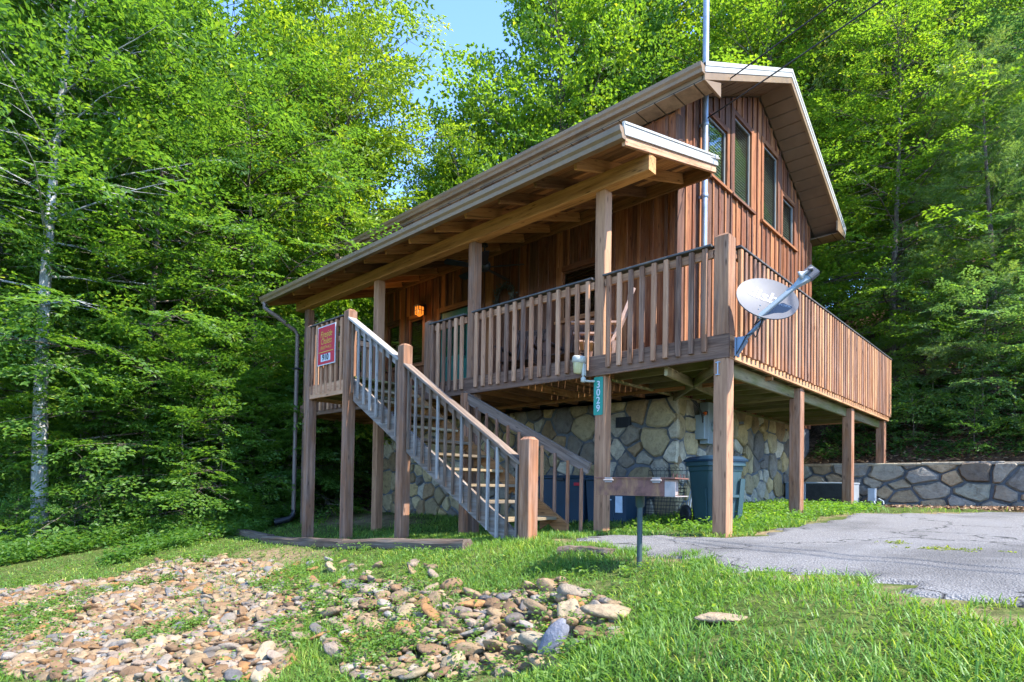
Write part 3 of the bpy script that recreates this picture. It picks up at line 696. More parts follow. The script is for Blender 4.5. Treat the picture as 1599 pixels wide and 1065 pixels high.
# --- service mast (conduit up the gable wall through the roof) and lantern
mast = empty('service_mast', (-1.53, 2.64, 2.0), 'grey steel conduit mast running up the gable wall and through the roof overhang', 'service mast')
mb = MB(); mb.tube([(-1.53, 2.64, 2.02), (-1.53, 2.64, 9.2)], .046, 14); part('conduit', mb, M['galv'], mast)
for z in (2.9, 4.2, 5.1, 6.2): mb = MB(); mb.lathe([(.05, -.03), (.055, -.025), (.055, .025), (.05, .03)], (-1.53, 2.64, z), n=14); mb.box(-1.615, -1.57, 2.62, 2.66, z-.02, z+.02, 'x', .002); part('coupling', mb, M['galv'], mast)
mb = MB(); mb.lathe([(.05, 0), (.09, .02), (.09, .12), (.05, .17), (0, .18)], (-1.53, 2.64, 9.2), n=14); part('weather_head', mb, M['galv'], mast)
for k, (a, e_) in enumerate((((-1.49, 2.62, 6.62), (14, -3.0, 6.9)), ((-1.49, 2.64, 6.28), (14, -2.9, 6.5)))):
    mb = MB(); a = Vector(a); e_ = Vector(e_); P = []
    for i in range(25):
        t = i/24; p = a.lerp(e_, t); p.z -= 4*.28*t*(1-t); P.append(p)
    mb.tube(P, .011, 6, smooth=True); o = mb.build('overhead_cable', M['wire'], None, tuple(a))
    top(o, ['upper of the two thin black service cables crossing the gable end to the mast', 'lower of the two thin black service cables crossing the gable end to the mast'][k], 'cable', 'service cables')
mt = empty('electric_meter_box', (-1.5, 2.7, 1.4), 'grey electric meter cabinet with dark wires on the stone wall under the deck corner', 'meter box')
mb = MB(); mb.box(-1.60, -1.44, 2.52, 2.66, 1.42, 1.78, 'z', .01); part('trough', mb, M['conduit'], mt)
mb = MB(); mb.box(-1.60, -1.45, 2.68, 2.98, 1.36, 1.98, 'z', .012); mb.lathe([(.08, 0), (.08, .05), (.06, .08), (0, .08)], (-1.45, 2.83, 1.62), (1, 0, 0), 16); part('cabinet', mb, M['conduit'], mt)
mb = MB(); mb.box(-1.60, -1.48, 3.25, 3.47, .95, 1.72, 'z', .01); part('breaker_panel', mb, M['siding'], mt)
for k in range(5):
    mb = MB(); mb.tube([(-1.5, 2.2+.04*k, 1.97), (-1.45, 2.35+.03*k, 1.86-.03*k), (-1.46, 2.5, 1.78-.03*k), (-1.47, 2.62+.05*k, 1.84), (-1.47, 2.7+.05*k, 1.70)], .008, 5); part('cable', mb, M['black'], mt)
mb = MB(); mb.lathe([(.02, 0), (.03, .02), (.02, .06)], (-1.44, 2.5, 1.78), (0, 1, .4), 8); part('wire_connector', mb, M['orange'], mt)
# ------------------------------------------------------------------ things on and around the porch
def bld(mb, name, mat, parent): return mb.build(name, mat, parent)
# wall lantern
L0 = Vector((-7.44, 1.94, 4.30))
ln = empty('wall_lantern', tuple(L0), 'lit orange glass porch lantern on the wall between window and green door', 'lantern')
mb = MB(); mb.box(L0.x-.05, L0.x+.05, 1.945, 1.97, 4.25, 4.48, 'z', .004); mb.beam((L0.x, 1.95, 4.44), (L0.x, 1.84, 4.44), .025, .025); mb.box(L0.x-.085, L0.x+.085, 1.755, 1.925, 4.405, 4.43, 'z', .004)
for sx in (-1, 1):
    for sy in (-1, 1): mb.box(L0.x+sx*.07-.007, L0.x+sx*.07+.007, 1.84+sy*.07-.007, 1.84+sy*.07+.007, 4.23, 4.405, 'z', 0)
for z in (4.32,): 
    mb.box(L0.x-.075, L0.x+.075, 1.765, 1.772, z-.005, z+.005, 'x', 0); mb.box(L0.x+.068, L0.x+.075, 1.772, 1.91, z-.005, z+.005, 'y', 0)
mb.box(L0.x-.005, L0.x+.005, 1.764, 1.771, 4.23, 4.405, 'z', 0); mb.box(L0.x+.069, L0.x+.076, 1.835, 1.845, 4.23, 4.405, 'z', 0)
bld(mb, 'frame', M['black'], ln)
mb = MB(); mb.box(L0.x-.064, L0.x+.064, 1.776, 1.904, 4.235, 4.40, 'z', .004); mb.lathe([(.06, 0), (.03, -.03), (0, -.035)], (L0.x, 1.84, 4.234), n=12); bld(mb, 'glass_shade', M['glow'], ln)
pl = bpy.data.lights.new('lantern_lamp', 'POINT'); pl.energy = .7; pl.color = (1, .5, .15); pl.shadow_soft_size = .05
po = bpy.data.objects.new('lantern_lamp', pl); COL.objects.link(po); po.location = (0, -.26, 0); po.parent = ln
# ceiling fan
fc = Vector((-4.60, 1.0, 4.30))
fan = empty('ceiling_fan', tuple(fc), 'black five bladed ceiling fan hanging under the porch roof', 'ceiling fan')
mb = MB(); mb.lathe([(.06, .36), (.05, .40), (.012, .34), (.012, .1), (.09, .09), (.11, .03), (.10, -.03), (.05, -.06), (0, -.06)], fc, n=18); bld(mb, 'motor', M['black'], fan)
for k in range(5):
    a = 2*math.pi*k/5 + .5; d = Vector((math.cos(a), math.sin(a), 0)); s = Vector((-d.y, d.x, 0)); mb = MB()
    P = lambda r, w, z: fc + d*r + s*w + Vector((0, 0, z))
    mb.prism([P(.10, -.02, .0), P(.22, -.055, -.012), (P(.66, -.075, -.018)), P(.69, 0, 0), P(.66, .075, .018), P(.22, .055, .012), P(.10, .02, 0)], (0, 0, .009)); bld(mb, 'blade', M['black'], fan)
# wreath
wr = empty('wreath', (-5.03, 1.95, 4.14), 'dark twig wreath hanging on the porch wall between green door and right window', 'wreath')
mb = MB(); c = Vector((-5.03, 1.93, 4.12))
mb.tube([c + Vector((math.cos(t)*.2, 0, math.sin(t)*.2)) for t in np.linspace(0, 2*math.pi, 25)], .035, 8)
bld(mb, 'ring', M['interior'], wr)
mb = MB()
for i in range(150):
    t = random.uniform(0, 2*math.pi); r = .2 + random.uniform(-.05, .08); p = c + Vector((math.cos(t)*r, random.uniform(-.05, .02), math.sin(t)*r))
    d = Vector((random.uniform(-1, 1), random.uniform(-.8, .3), random.uniform(-1, 1))).normalized()*.06; s = d.cross(Vector((0, 1, 0)))*.3
    mb.add([p, p+d*.5+s, p+d, p+d*.5-s], [[0, 1, 2, 3]], None, .5)
bld(mb, 'leaves', M['polegreen'], wr)
# rocking chairs
def rocker(loc, rot, mat, label):
    r = empty('rocking_chair', (0, 0, 0), label, 'rocking chair', 'chairs on the porch')
    for s in (-1, 1):
        mb = MB(); P = [Vector((s*.27, y, .03 + .32*((y-.02)**2))) for y in np.linspace(-.42, .52, 12)]
        for a, b2 in zip(P[:-1], P[1:]): mb.beam(a, b2, .03, .05, (0, 0, 1))
        bld(mb, 'rocker', mat, r)
        mb = MB(); mb.beam((s*.27, -.26, .06), (s*.27, -.26, .66), .05, .05, (0, 1, 0)); bld(mb, 'leg', mat, r)
        mb = MB(); mb.beam((s*.27, .22, .06), (s*.28, .24, .42), .05, .05, (0, 1, 0)); bld(mb, 'leg', mat, r)
        mb = MB(); mb.beam((s*.29, -.34, .675), (s*.29, .34, .66), .085, .03, (0, 0, 1)); bld(mb, 'armrest', mat, r)
        mb = MB(); mb.beam((s*.25, .18, .34), (s*.26, .50, 1.13), .05, .04, (0, 1, 0)); bld(mb, 'back_post', mat, r)
    mb = MB()
    for k in range(8): mb.beam((-.27, -.27+.066*k, .44-.008*k), (.27, -.27+.066*k, .44-.008*k), .055, .02)
    bld(mb, 'seat', mat, r)
    mb = MB(); mb.beam((-.25, .455, 1.03), (.25, .455, 1.03), .03, .13, (0, -.35, 1)); mb.beam((-.25, .26, .52), (.25, .26, .52), .03, .07, (0, -.35, 1))
    for k in range(7): x = -.19+.063*k; mb.beam((x, .262, .52), (x, .445, 1.0), .04, .015, (0, 1, 0))
    bld(mb, 'backrest', mat, r)
    r.location = loc; r.rotation_euler = (0, 0, rot); return r
rocker((-2.35, 1.05, FL), R_(125)-math.pi, M['chair'], 'pinkish wooden slatted rocking chair behind the front railing near the right porch post')
rocker((-4.05, 1.35, FL), R_(20), M['chairdark'], 'dark brown wooden rocking chair behind the middle of the front railing')
rocker((-3.15, 1.45, FL), R_(10), M['chairdark'], 'dark brown wooden rocking chair half hidden left of the pinkish rocker')

# satellite dish
right = _r; upv = Vector((0, 0, 1)); tow = Vector((.688, -.726, 0))
C0 = Vector((.37, .02, 2.52)); nrm = Vector((.586, -.622, .52)).normalized()
ax1 = (Vector((.94, .34, 0))*.906 - Vector((.1, -.27, .957))*.42); ax1 = (ax1 - nrm*ax1.dot(nrm)).normalized(); ax2 = nrm.cross(ax1).normalized()
dish = empty('satellite_dish', (.03, .09, 2.1), 'grey oval satellite dish on a bent mast bolted to the deck corner', 'satellite dish')
mb = MB(); NR, NA = 7, 40; Rd = .292
def dpt(u, v, h=0): return C0 + ax1*u + ax2*v + nrm*(.42*(u*u+v*v) - .035 + h)
for side, h in ((0, 0), (1, -.012)):
    vs = [dpt(0, 0, h)]; fs = []
    for i in range(1, NR+1):
        for j in range(NA):
            t = 2*math.pi*j/NA; r = Rd*i/NR; vs.append(dpt(math.cos(t)*r, math.sin(t)*r*.97, h))
    fs = [[0, 1+j, 1+(j+1) % NA] for j in range(NA)] + [[1+(i-1)*NA+j, 1+(i-1)*NA+(j+1) % NA, 1+i*NA+(j+1) % NA, 1+i*NA+j] for i in range(1, NR) for j in range(NA)]
    mb.add(vs, fs, None, .5, 0, smooth=True)
rim = [[dpt(math.cos(2*math.pi*j/NA)*Rd, math.sin(2*math.pi*j/NA)*Rd*.97, h) for j in range(NA)] for h in (0, -.012)]
mb.add(rim[0]+rim[1], [[j, (j+1) % NA, NA+(j+1) % NA, NA+j] for j in range(NA)], None, .5)
rf = bld(mb, 'reflector', M['dishgrey'], dish)
mb = MB(); text_mb(mb, 'dish', .19, lambda u, v: dpt(u-.05, v+.05, .003), bold=.003); text_mb(mb, 'NETWORK', .045, lambda u, v: dpt(u+.12, v-.0, .003)); bld(mb, 'lettering', M['dishpale'], rf)
for u, v in ((-.03, -.1), (.04, -.1), (-.03, -.17), (.04, -.17)): mb = MB(); mb.lathe([(.006, 0), (.006, .004), (0, .005)], dpt(u, v, .001), nrm, 8); bld(mb, 'bolt', M['dishdark'], rf)
B0 = dpt(0, -Rd*.93, -.03); LN = C0 + right*.335 + upv*.19 + tow*.18
mb = MB(); mb.beam(B0, B0.lerp(LN, .70), .04, .05, nrm, .006); P1 = B0.lerp(LN, .70); P2 = B0.lerp(LN, .90)
d = (LN-B0).normalized(); sd = d.cross(nrm).normalized(); u2 = sd.cross(d)
vs = [P1+sd*a*.02+u2*c*.025 for a, c in ((-1, -1), (1, -1), (1, 1), (-1, 1))] + [P2+sd*a*.05+u2*c*.03 for a, c in ((-1, -1), (1, -1), (1, 1), (-1, 1))]
mb.add(vs, [[0, 1, 5, 4], [1, 2, 6, 5], [2, 3, 7, 6], [3, 0, 4, 7], [0, 3, 2, 1], [4, 5, 6, 7]]); bld(mb, 'feed_arm', M['conduit'], dish)
mb = MB(); mb.beam(P2, LN + d*.03, .115, .075, u2, .012); bx = LN - d*.02
fd = (C0 - LN).normalized()
mb.tube([LN + u2*.02, LN + u2*.075 - d*.01, LN + u2*.085 + fd*.04], .014, 8); bld(mb, 'receiver', M['dishgrey'], dish)
mb = MB(); hp = LN + u2*.06 + fd*.045; mb.lathe([(.012, 0), (.016, .03), (.038, .06), (.043, .075), (.036, .078), (0, .06)], hp, fd, 16); mb.lathe([(.012, 0), (.016, .03), (.034, .055), (.036, .065), (0, .055)], LN + fd*.03 + sd*.04, fd, 16); bld(mb, 'feed_horn', M['white'], dish)
K = Vector((.30, .05, 2.305)); bk = dpt(0, -.12, -.02)
mb = MB(); mb.tube([(.055, .09, 2.10), (.12, .08, 2.165), tuple(K), tuple(K + Vector((.02, 0, .05))), tuple(bk.lerp(K, .25))], .021, 12); bld(mb, 'mast', M['dishdark'], dish)
mb = MB(); mb.beam(K + Vector((.02, 0, .03)), bk, .07, .05, (0, 1, 0), .006); mb.beam(bk - ax2*.08, bk + ax2*.12, .10, .02, nrm, .004); bld(mb, 'bracket', M['dishdark'], dish)
mb = MB(); mb.box(.046, .056, .035, .145, 2.015, 2.20, 'z', .003); mb.prism([(.05, .06, 2.02), (.15, .06, 2.15), (.13, .06, 2.2), (.05, .06, 2.2)], (0, .06, 0)); bld(mb, 'foot_bracket', M['dishdark'], dish)
mb = MB(); P = [B0 - Vector((0, 0, .0)), B0 + Vector((-.03, 0, -.06)), K + Vector((.03, -.03, .03)), K + Vector((-.02, -.04, -.12)), K + Vector((-.04, -.04, -.15)), K + Vector((-.06, -.03, -.10)), Vector((.16, .05, 2.20)), Vector((.08, .05, 2.06)), Vector((.03, .06, 2.0))]
mb.tube(P, .006, 6); bld(mb, 'cable', M['black'], dish)

# flood light by the number sign
fl = empty('yard_light', (-1.62, -.03, 2.0), 'cream jar yard light on a conduit elbow beside the green number sign', 'light')
mb = MB(); mb.tube([(-1.63, .06, 1.945), (-1.68, -.02, 1.94), (-1.71, -.09, 1.94), (-1.715, -.095, 1.96), (-1.715, -.095, 2.02)], .014, 10); mb.lathe([(.02, 0), (.03, .01), (.03, .05), (.02, .06)], (-1.715, -.095, 1.92), n=12); bld(mb, 'conduit', M['cream'], fl)
mb = MB(); axs = Vector((-.12, 0, -1)); mb.lathe([(.0, -.07), (.07, -.068), (.082, -.05), (.082, 0), (.07, .012)], (-1.765, -.12, 2.165), axs, 22); mb.box(-1.725, -1.69, -.12, -.07, 2.0, 2.14, 'z', .006); bld(mb, 'hood', M['cream'], fl)
mb = MB(); mb.lathe([(.066, .012), (.064, .05), (.05, .125), (.046, .14), (0, .142)], (-1.765, -.12, 2.165), axs, 22); bld(mb, 'glass_jar', M['creamglass'], fl)

# signs
def rplate(mb, x0, x1, z0, z1, y, th, r):
    pts = []
    for cx, cz, a0 in ((x1-r, z1-r, 0), (x0+r, z1-r, 90), (x0+r, z0+r, 180), (x1-r, z0+r, 270)):
        for k in range(5): t = R_(a0 + k*22.5); pts.append((cx+r*math.cos(t), y, cz+r*math.sin(t)))
    mb.prism(pts, (0, th, 0))
sg = empty('house_number_sign', (-1.585, .03, 1.76), 'vertical green sign with white digits 3029 on the deck post', 'sign')
mb = MB(); rplate(mb, -1.65, -1.52, 1.535, 1.99, .030, .006, .018); bld(mb, 'plate', M['signgreen'], sg)
mb = MB()
for k, ch in enumerate('3029'): text_mb(mb, ch, .115, (lambda zz: lambda u, v: Vector((-1.583+u, .027, zz+v)))(1.895 - .094*k), bold=.0015)
bld(mb, 'digits', M['signwhite'], sg)
rs = empty('rental_sign', (-5.72, -1.19, 2.78), 'red rental sign with yellow lettering and number 910 on the landing railing', 'sign')
X0, X1, Z0, Z1, YS = -5.985, -5.465, 2.475, 3.075, -1.205
mb = MB(); mb.box(X0, X1, YS, YS+.008, Z0, Z1, 'x', 0); bld(mb, 'border', M['signwhite'], rs)
mb = MB(); mb.box(X0+.016, X1-.016, YS-.003, YS, Z0+.016, Z1-.016, 'x', 0); mb.box(X0-.02, X0+.0, YS+.002, YS+.006, 2.95, 2.96, 'x', 0); bld(mb, 'panel', M['signred'], rs)
cxs = (X0+X1)/2; tf = lambda dx, dz: (lambda u, v: Vector((cxs+dx+u, YS-.006, Z1-dz+v)))
mb = MB(); text_mb(mb, 'Fireside', .140, tf(0, .135), sx=.78, shear=.25); text_mb(mb, 'Chalets', .135, tf(0, .24), sx=.78, shear=.25)
text_mb(mb, '(865)774-4121', .068, tf(0, .335), sx=.80); mb.box(X0+.05, X1-.05, YS-.007, YS-.003, Z1-.405, Z1-.395, 'x', 0); bld(mb, 'lettering', M['signyellow'], rs)
mb = MB(); mb.box(cxs-.15, cxs+.13, YS-.006, YS-.003, Z0+.055, Z0+.165, 'x', 0); bld(mb, 'number_card', M['signwhite'], rs)
mb = MB(); text_mb(mb, '910', .125, lambda u, v: Vector((cxs-.01+u, YS-.009, Z0+.112+v)), bold=.004); bld(mb, 'number', M['black'], rs)

# park grill
GR = Vector((.02, -1.66, gz1(.02, -1.66)))
gr = empty('park_grill', tuple(GR), 'rusty steel pedestal grill on a dark green pole in front of the stairs', 'grill')
mb = MB(); mb.tube([(GR.x, GR.y, GR.z-.1), (GR.x, GR.y, GR.z+.54)], .021, 14); mb.lathe([(.022, .46), (.034, .47), (.036, .545), (.05, .552), (0, .553)], (GR.x, GR.y, GR.z), n=14); bld(mb, 'pole', M['polegreen'], gr)
ca, sa = math.cos(R_(11)), math.sin(R_(11)); zb_ = GR.z + .553
def gx(x, y, z): return (GR.x + ca*x - sa*y, GR.y + sa*x + ca*y, zb_ + z)
def gbox(mb, x0, x1, y0, y1, z0, z1, mi=0):
    vs = [gx(x, y, z) for z in (z0, z1) for x, y in ((x0, y0), (x1, y0), (x1, y1), (x0, y1))]
    mb.add(vs, [[0, 3, 2, 1], [4, 5, 6, 7], [0, 1, 5, 4], [1, 2, 6, 5], [2, 3, 7, 6], [3, 0, 4, 7]], None, None, mi)
mb = MB(); gbox(mb, -.30, .25, -.17, .17, 0, .008); gbox(mb, -.30, .25, -.17, -.162, .008, .13); gbox(mb, -.30, .25, .162, .17, .008, .13); gbox(mb, -.30, -.292, -.162, .162, .008, .13)
fb_ = bld(mb, 'firebox', M['rust'], gr)
mb = MB(); gbox(mb, .242, .25, -.1615, .1615, .009, .125); gbox(mb, .251, .33, -.172, -.166, .0, .11); gbox(mb, .251, .33, -.166, .168, -.002, .004); bld(mb, 'open_end', M['rustpale'], gr)
mb = MB(); gbox(mb, -.31, .33, -.18, .172, .131, .141)
for k in range(4): gbox(mb, .30+.0*k, .306, -.14+.09*k, -.134+.09*k, .141, .17)
bld(mb, 'griddle', M['rust'], gr)
mb = MB()
for x in (-.19, .19): mb.tube([gx(x-.04, -.185, .118), gx(x+.04, -.185, .118)], .007, 8); gbox(mb, x-.03, x+.03, -.186, -.181, .10, .14)
bld(mb, 'hinge', M['rustpale'], gr)

# wheeled trash cart
def cart(loc, rot, mat, name, label, sc=1.0, stickers=0):
    r = empty(name, (0, 0, 0), label, 'trash cart', None); mb = MB(); n = 24
    def ring(w, d, z, rr=.12):
        P = []
        for cx, cy, a0 in ((w/2-rr, d/2-rr, 0), (-w/2+rr, d/2-rr, 90), (-w/2+rr, -d/2+rr, 180), (w/2-rr, -d/2+rr, 270)):
            for k in range(6): t = R_(a0 + 18*k); P.append((cx+rr*math.cos(t), cy+rr*math.sin(t), z))
        return P
    rows = [ring(.50, .54, .02), ring(.52, .57, .25), ring(.58, .66, .80), ring(.60, .68, .82), ring(.60, .70, .88), ring(.66, .76, .89), ring(.66, .76, .95), ring(.60, .70, .955)]
    vs = [p for rw in rows for p in rw]; k = len(rows)
    fs = [[i*n+j, i*n+(j+1) % n, (i+1)*n+(j+1) % n, (i+1)*n+j] for i in range(k-1) for j in range(n)] + [list(range(n))[::-1], list(range((k-1)*n, k*n))]
    mb.add(vs, fs); 
    for s in (-1, 1):
        mb.prism([(s*.265, -.20, .10), (s*.265, .10, .10), (s*.285, .10, .55), (s*.285, -.20, .55)], (s*.022, 0, 0))
        mb.prism([(s*.17, -.285, .12), (s*.25, -.285, .12), (s*.27, -.335, .70), (s*.19, -.335, .70)], (0, -.03, 0))
    mb.prism([(-.17, -.31, .42), (.17, -.31, .42), (.17, -.31, .46), (-.17, -.31, .46)], (0, -.04, 0))
    bld(mb, 'body', mat, r)
    mb = MB(); rows = [ring(.70, .80, .956), ring(.71, .81, .985), ring(.60, .68, 1.03), ring(.3, .36, 1.055, .1)]
    vs = [p for rw in rows for p in rw]; k = len(rows)
    mb.add(vs, [[i*n+j, i*n+(j+1) % n, (i+1)*n+(j+1) % n, (i+1)*n+j] for i in range(k-1) for j in range(n)] + [list(range(n))[::-1], list(range((k-1)*n, k*n))], smooth=False)
    bld(mb, 'lid', M['bindark'], r)
    mb = MB(); mb.tube([(-.22, .40, .90), (-.22, .46, .93), (.22, .46, .93), (.22, .40, .90)], .017, 10); bld(mb, 'handle', mat, r)
    for s in (-1, 1):
        mb = MB(); mb.lathe([(.0, -.03), (.10, -.03), (.14, -.02), (.145, 0), (.14, .02), (.10, .03), (.06, .02), (0, .02)], (s*.33, .27, .145), (s, 0, 0), 24); bld(mb, 'wheel', M['black'], r)
    r.location = loc; r.rotation_euler = (0, 0, rot); r.scale = (sc, sc, sc); return r
cart((-.70, 1.26, gz1(-.7, 1.26)-.02), R_(60), M['binblue'], 'trash_cart', 'tall blue green wheeled trash cart behind the corner post', .80)
def chest(x0, x1, y0, y1, z0, z1, label):
    r = empty('storage_bin', ((x0+x1)/2, (y0+y1)/2, z0), label, 'storage bin', 'navy bins against the stone wall'); mb = MB()
    t = .03
    vs = [(x0+t, y0+t, z0), (x1-t, y0+t, z0), (x1-t, y1, z0), (x0+t, y1, z0), (x0, y0, z1), (x1, y0, z1), (x1, y1, z1), (x0, y1, z1)]
    mb.add(vs, [[0, 3, 2, 1], [4, 5, 6, 7], [0, 1, 5, 4], [1, 2, 6, 5], [2, 3, 7, 6], [3, 0, 4, 7]])
    for k in range(1, 3): x = x0 + (x1-x0)*k/3; mb.beam((x, y0+t*.9, z0+.04), (x, y0-.002, z1-.05), .025, .02, (0, 1, 0))
    bld(mb, 'body', M['bindark'], r)
    mb = MB(); mb.box(x0-.02, x1+.02, y0-.03, y1+.01, z1, z1+.035, 'x', .01); mb.box(x0+.02, x1-.02, y0+.01, y1-.02, z1+.035, z1+.055, 'x', .008); bld(mb, 'lid', M['bindark'], r)
    mb = MB(); mb.box((x0+x1)/2-.08, (x0+x1)/2+.08, y0-.045, y0-.031, z1-.03, z1+.02, 'x', .006); bld(mb, 'latch', M['black'], r)
    return r
zb1 = gz1(-2.7, 1.5) - .02
c1 = chest(-3.62, -2.72, 1.32, 1.84, zb1, .80, 'navy plastic storage bin behind the stairs with a red sticker under its lid')
mb = MB(); mb.box(-2.90, -2.74, 1.296, 1.30, .70, .745, 'x', 0); bld(mb, 'sticker', M['signred'], c1)
c2 = chest(-2.68, -1.98, 1.30, 1.84, zb1+.02, .78, 'navy plastic storage bin under the grill with pale stickers on its front')
for bb_ in ((-2.50, -2.40, 1.296, 1.312, .58, .70), (-2.35, -2.26, 1.296, 1.312, .66, .69), (-2.33, -2.24, 1.300, 1.316, .50, .515), (-2.17, -2.06, 1.302, 1.322, .33, .56)): mb = MB(); mb.box(*bb_, 'x', 0); bld(mb, 'sticker', M['sticker'], c2)

# folded wire crate
wc = empty('wire_crate', (-1.6, 1.75, .25), 'folded black wire dog crate leaning on the stone wall corner', 'wire crate')
for k, (yy, zt, x0, x1, cc) in enumerate(((1.62, .82, -2.02, -1.30, .045), (1.70, .93, -1.95, -1.36, .06))):
    mb = MB(); z0 = .26; tilt = .12
    nx = int((x1-x0)/cc); nz = int((zt-z0)/cc)
    for i in range(nx+1): x = x0+(x1-x0)*i/nx; mb.tube([(x, yy, z0), (x, yy+tilt, zt)], .0028, 4, cap=False)
    for j in range(nz+1): t = j/nz; mb.tube([(x0, yy+tilt*t-.004, z0+(zt-z0)*t), (x1, yy+tilt*t-.004, z0+(zt-z0)*t)], .0034, 4, cap=False)
    if k == 1:
        for i in range(9): x = x0+.04+i*.06; mb.tube([(x+.025*math.cos(t), yy+tilt-.02, zt+.02+.025*math.sin(t)) for t in np.linspace(0, 6.0, 9)], .003, 4, cap=False)
    bld(mb, 'wire_panel', M['wire'], wc)
mb = MB(); mb.tube([(-1.22, 1.60, .27), (-1.20, 1.66, .60), (-1.16, 1.72, .86), (-1.28, 1.74, .90)], .008, 6); mb.tube([(-1.26, 1.62, .27), (-1.24, 1.68, .60), (-1.20, 1.74, .84)], .006, 6); bld(mb, 'frame_rod', M['galv'], wc)

# condenser unit, cabinet, disconnect
ac = empty('air_conditioner', (-.85, 6.5, .38), 'low grey air conditioner with dark grille before the retaining wall under the deck', 'air conditioner')
za = gz1(-.85, 6.3) - .02; X0, X1, Y0, Y1, ZT = -1.22, -.42, 6.20, 6.85, .84
mb = MB(); mb.box(X0+.03, X1-.03, Y0+.03, Y1-.03, za+.05, ZT-.03, 'z', .01); bld(mb, 'coil', M['acdark'], ac)
mb = MB()
for x, y in ((X0, Y0), (X1-.05, Y0), (X0, Y1-.05), (X1-.05, Y1-.05)): mb.box(x, x+.05, y, y+.05, za, ZT-.03, 'z', .006)
mb.box(X0-.01, X1+.01, Y0-.01, Y1+.01, ZT-.03, ZT, 'x', .008); mb.box(X0+.05, X1-.05, Y0+.001, Y0+.05, za, za+.06, 'x', .006)
mb.box(X1-.03, X1-.001, Y0+.05, Y1-.05, za+.02, ZT-.03, 'y', .006); bld(mb, 'cabinet', M['acgrey'], ac)
mb = MB()
for k in range(14): z = za+.08+k*.024; mb.box(X0+.05, X1-.05, Y0+.004, Y0+.012, z, z+.006, 'x', 0)
bld(mb, 'grille', M['wire'], ac)
cb2 = empty('steel_cabinet', (-1.40, 6.6, .38), 'plain dark blue grey steel cabinet beside the air conditioner against the stone foundation', 'cabinet')
mb = MB(); mb.box(-1.57, -1.26, 6.30, 6.86, za, .82, 'z', .01); bld(mb, 'body', M['dishdark'], cb2)
mb = MB(); mb.box(-1.58, -1.25, 6.29, 6.87, .821, .84, 'x', .004); bld(mb, 'lid', M['acgrey'], cb2)
dc = empty('disconnect_box', (-.22, 6.85, .6), 'small pale blue electrical box with looped conduit right of the air conditioner', 'electrical box')
mb = MB(); mb.box(-.27, -.14, 6.80, 6.90, .50, .74, 'z', .008); mb.box(-.255, -.155, 6.79, 6.80, .56, .71, 'z', .003); mb.box(-.24, -.17, 6.88, 6.99, .3, .5, 'z', .006); bld(mb, 'box', M['galv'], dc)
mb = MB(); mb.tube([(-.17, 6.80, .5), (-.12, 6.76, .40), (-.06, 6.74, .36), (-.0, 6.76, .42), (-.02, 6.80, .50), (-.10, 6.82, .55)], .016, 8); bld(mb, 'flex_conduit', M['conduit'], dc)

# retaining wall
rw = empty('retaining_wall', (1, 7.2, .4), 'low grey fieldstone retaining wall with stone coping at the foot of the wooded bank', 'retaining wall')
mb = MB(); mb.box(-1.70, 9, 7.03, 7.38, -.1, 1.16, 'x', 0, mi=1)
PAL2 = [(.32, .27, .20), (.25, .225, .185), (.36, .295, .20), (.26, .25, .185), (.19, .155, .12), (.37, .265, .155)]
stones(mb, 10.6, 1.0, .31, lambda u, v: Vector((-1.60+u, 7.03, .20+v)), Vector((0, -1, 0)), gap=.014, seed=8, pal=PAL2, prot=.07, an=1.45); bld(mb, 'wall', [M['stone'], M['mortar']], rw)
mb = MB(); x = -1.68
while x < 9:
    L = random.uniform(.4, .9); h = random.uniform(.035, .055); c = random.choice(PAL2)
    o = len(mb.V); mb.box(x+.005, x+L-.005, 6.97+random.uniform(-.02, .02), 7.42, 1.161, 1.165+h, 'x', .012); mb.C[o:] = [(*[q*1.2 for q in c], 1)]*(len(mb.V)-o); x += L
bld(mb, 'coping', M['stone'], rw)

# landscape timbers
def timber(p0, p1, label, dz=.05):
    n = 10; mb = MB(); P = []
    for i in range(n+1):
        t = i/n; x = p0[0]+(p1[0]-p0[0])*t; y = p0[1]+(p1[1]-p0[1])*t + .03*math.sin(t*5); P.append(Vector((x, y, gz1(x, y)+dz)))
    a = random.uniform(0, 40); vs = []; gs = []; prof = [(-.07, -.06), (.07, -.06), (.075, .02), (.055, .055), (-.05, .058), (-.072, .02)]
    d = (P[-1]-P[0]).normalized(); s = d.cross(Vector((0, 0, 1))).normalized()
    for i, p in enumerate(P):
        for u, w in prof: 
            j = random.uniform(-.008, .008); vs.append(p + s*(u+j) + Vector((0, 0, w+j))); gs.append((a+i*.25, u*3, w*3))
    m_ = len(prof); mb.add(vs, [[i*m_+j, i*m_+(j+1) % m_, (i+1)*m_+(j+1) % m_, (i+1)*m_+j] for i in range(n) for j in range(m_)] + [list(range(m_))[::-1], list(range(n*m_, n*m_+m_))], gs, .4)
    o = mb.build('landscape_timber', M['timber'], None, tuple(P[0])); return top(o, label, 'timber', 'landscape timbers edging the cabin yard')
timber((-9.5, -1.30), (-7.0, -1.38), 'weathered brown landscape timber furthest left, ending beside the downspout corner')
timber((-7.05, -1.48), (-4.5, -1.50), 'weathered brown landscape timber lying in front of the two left stair posts')
timber((-4.45, -1.62), (-2.1, -1.52), 'weathered brown landscape timber in front of the lower stairs, half sunk in grass')
timber((-.95, -1.42), (-.42, -1.34), 'short tan landscape timber half buried in the grass beside the grill', .0)
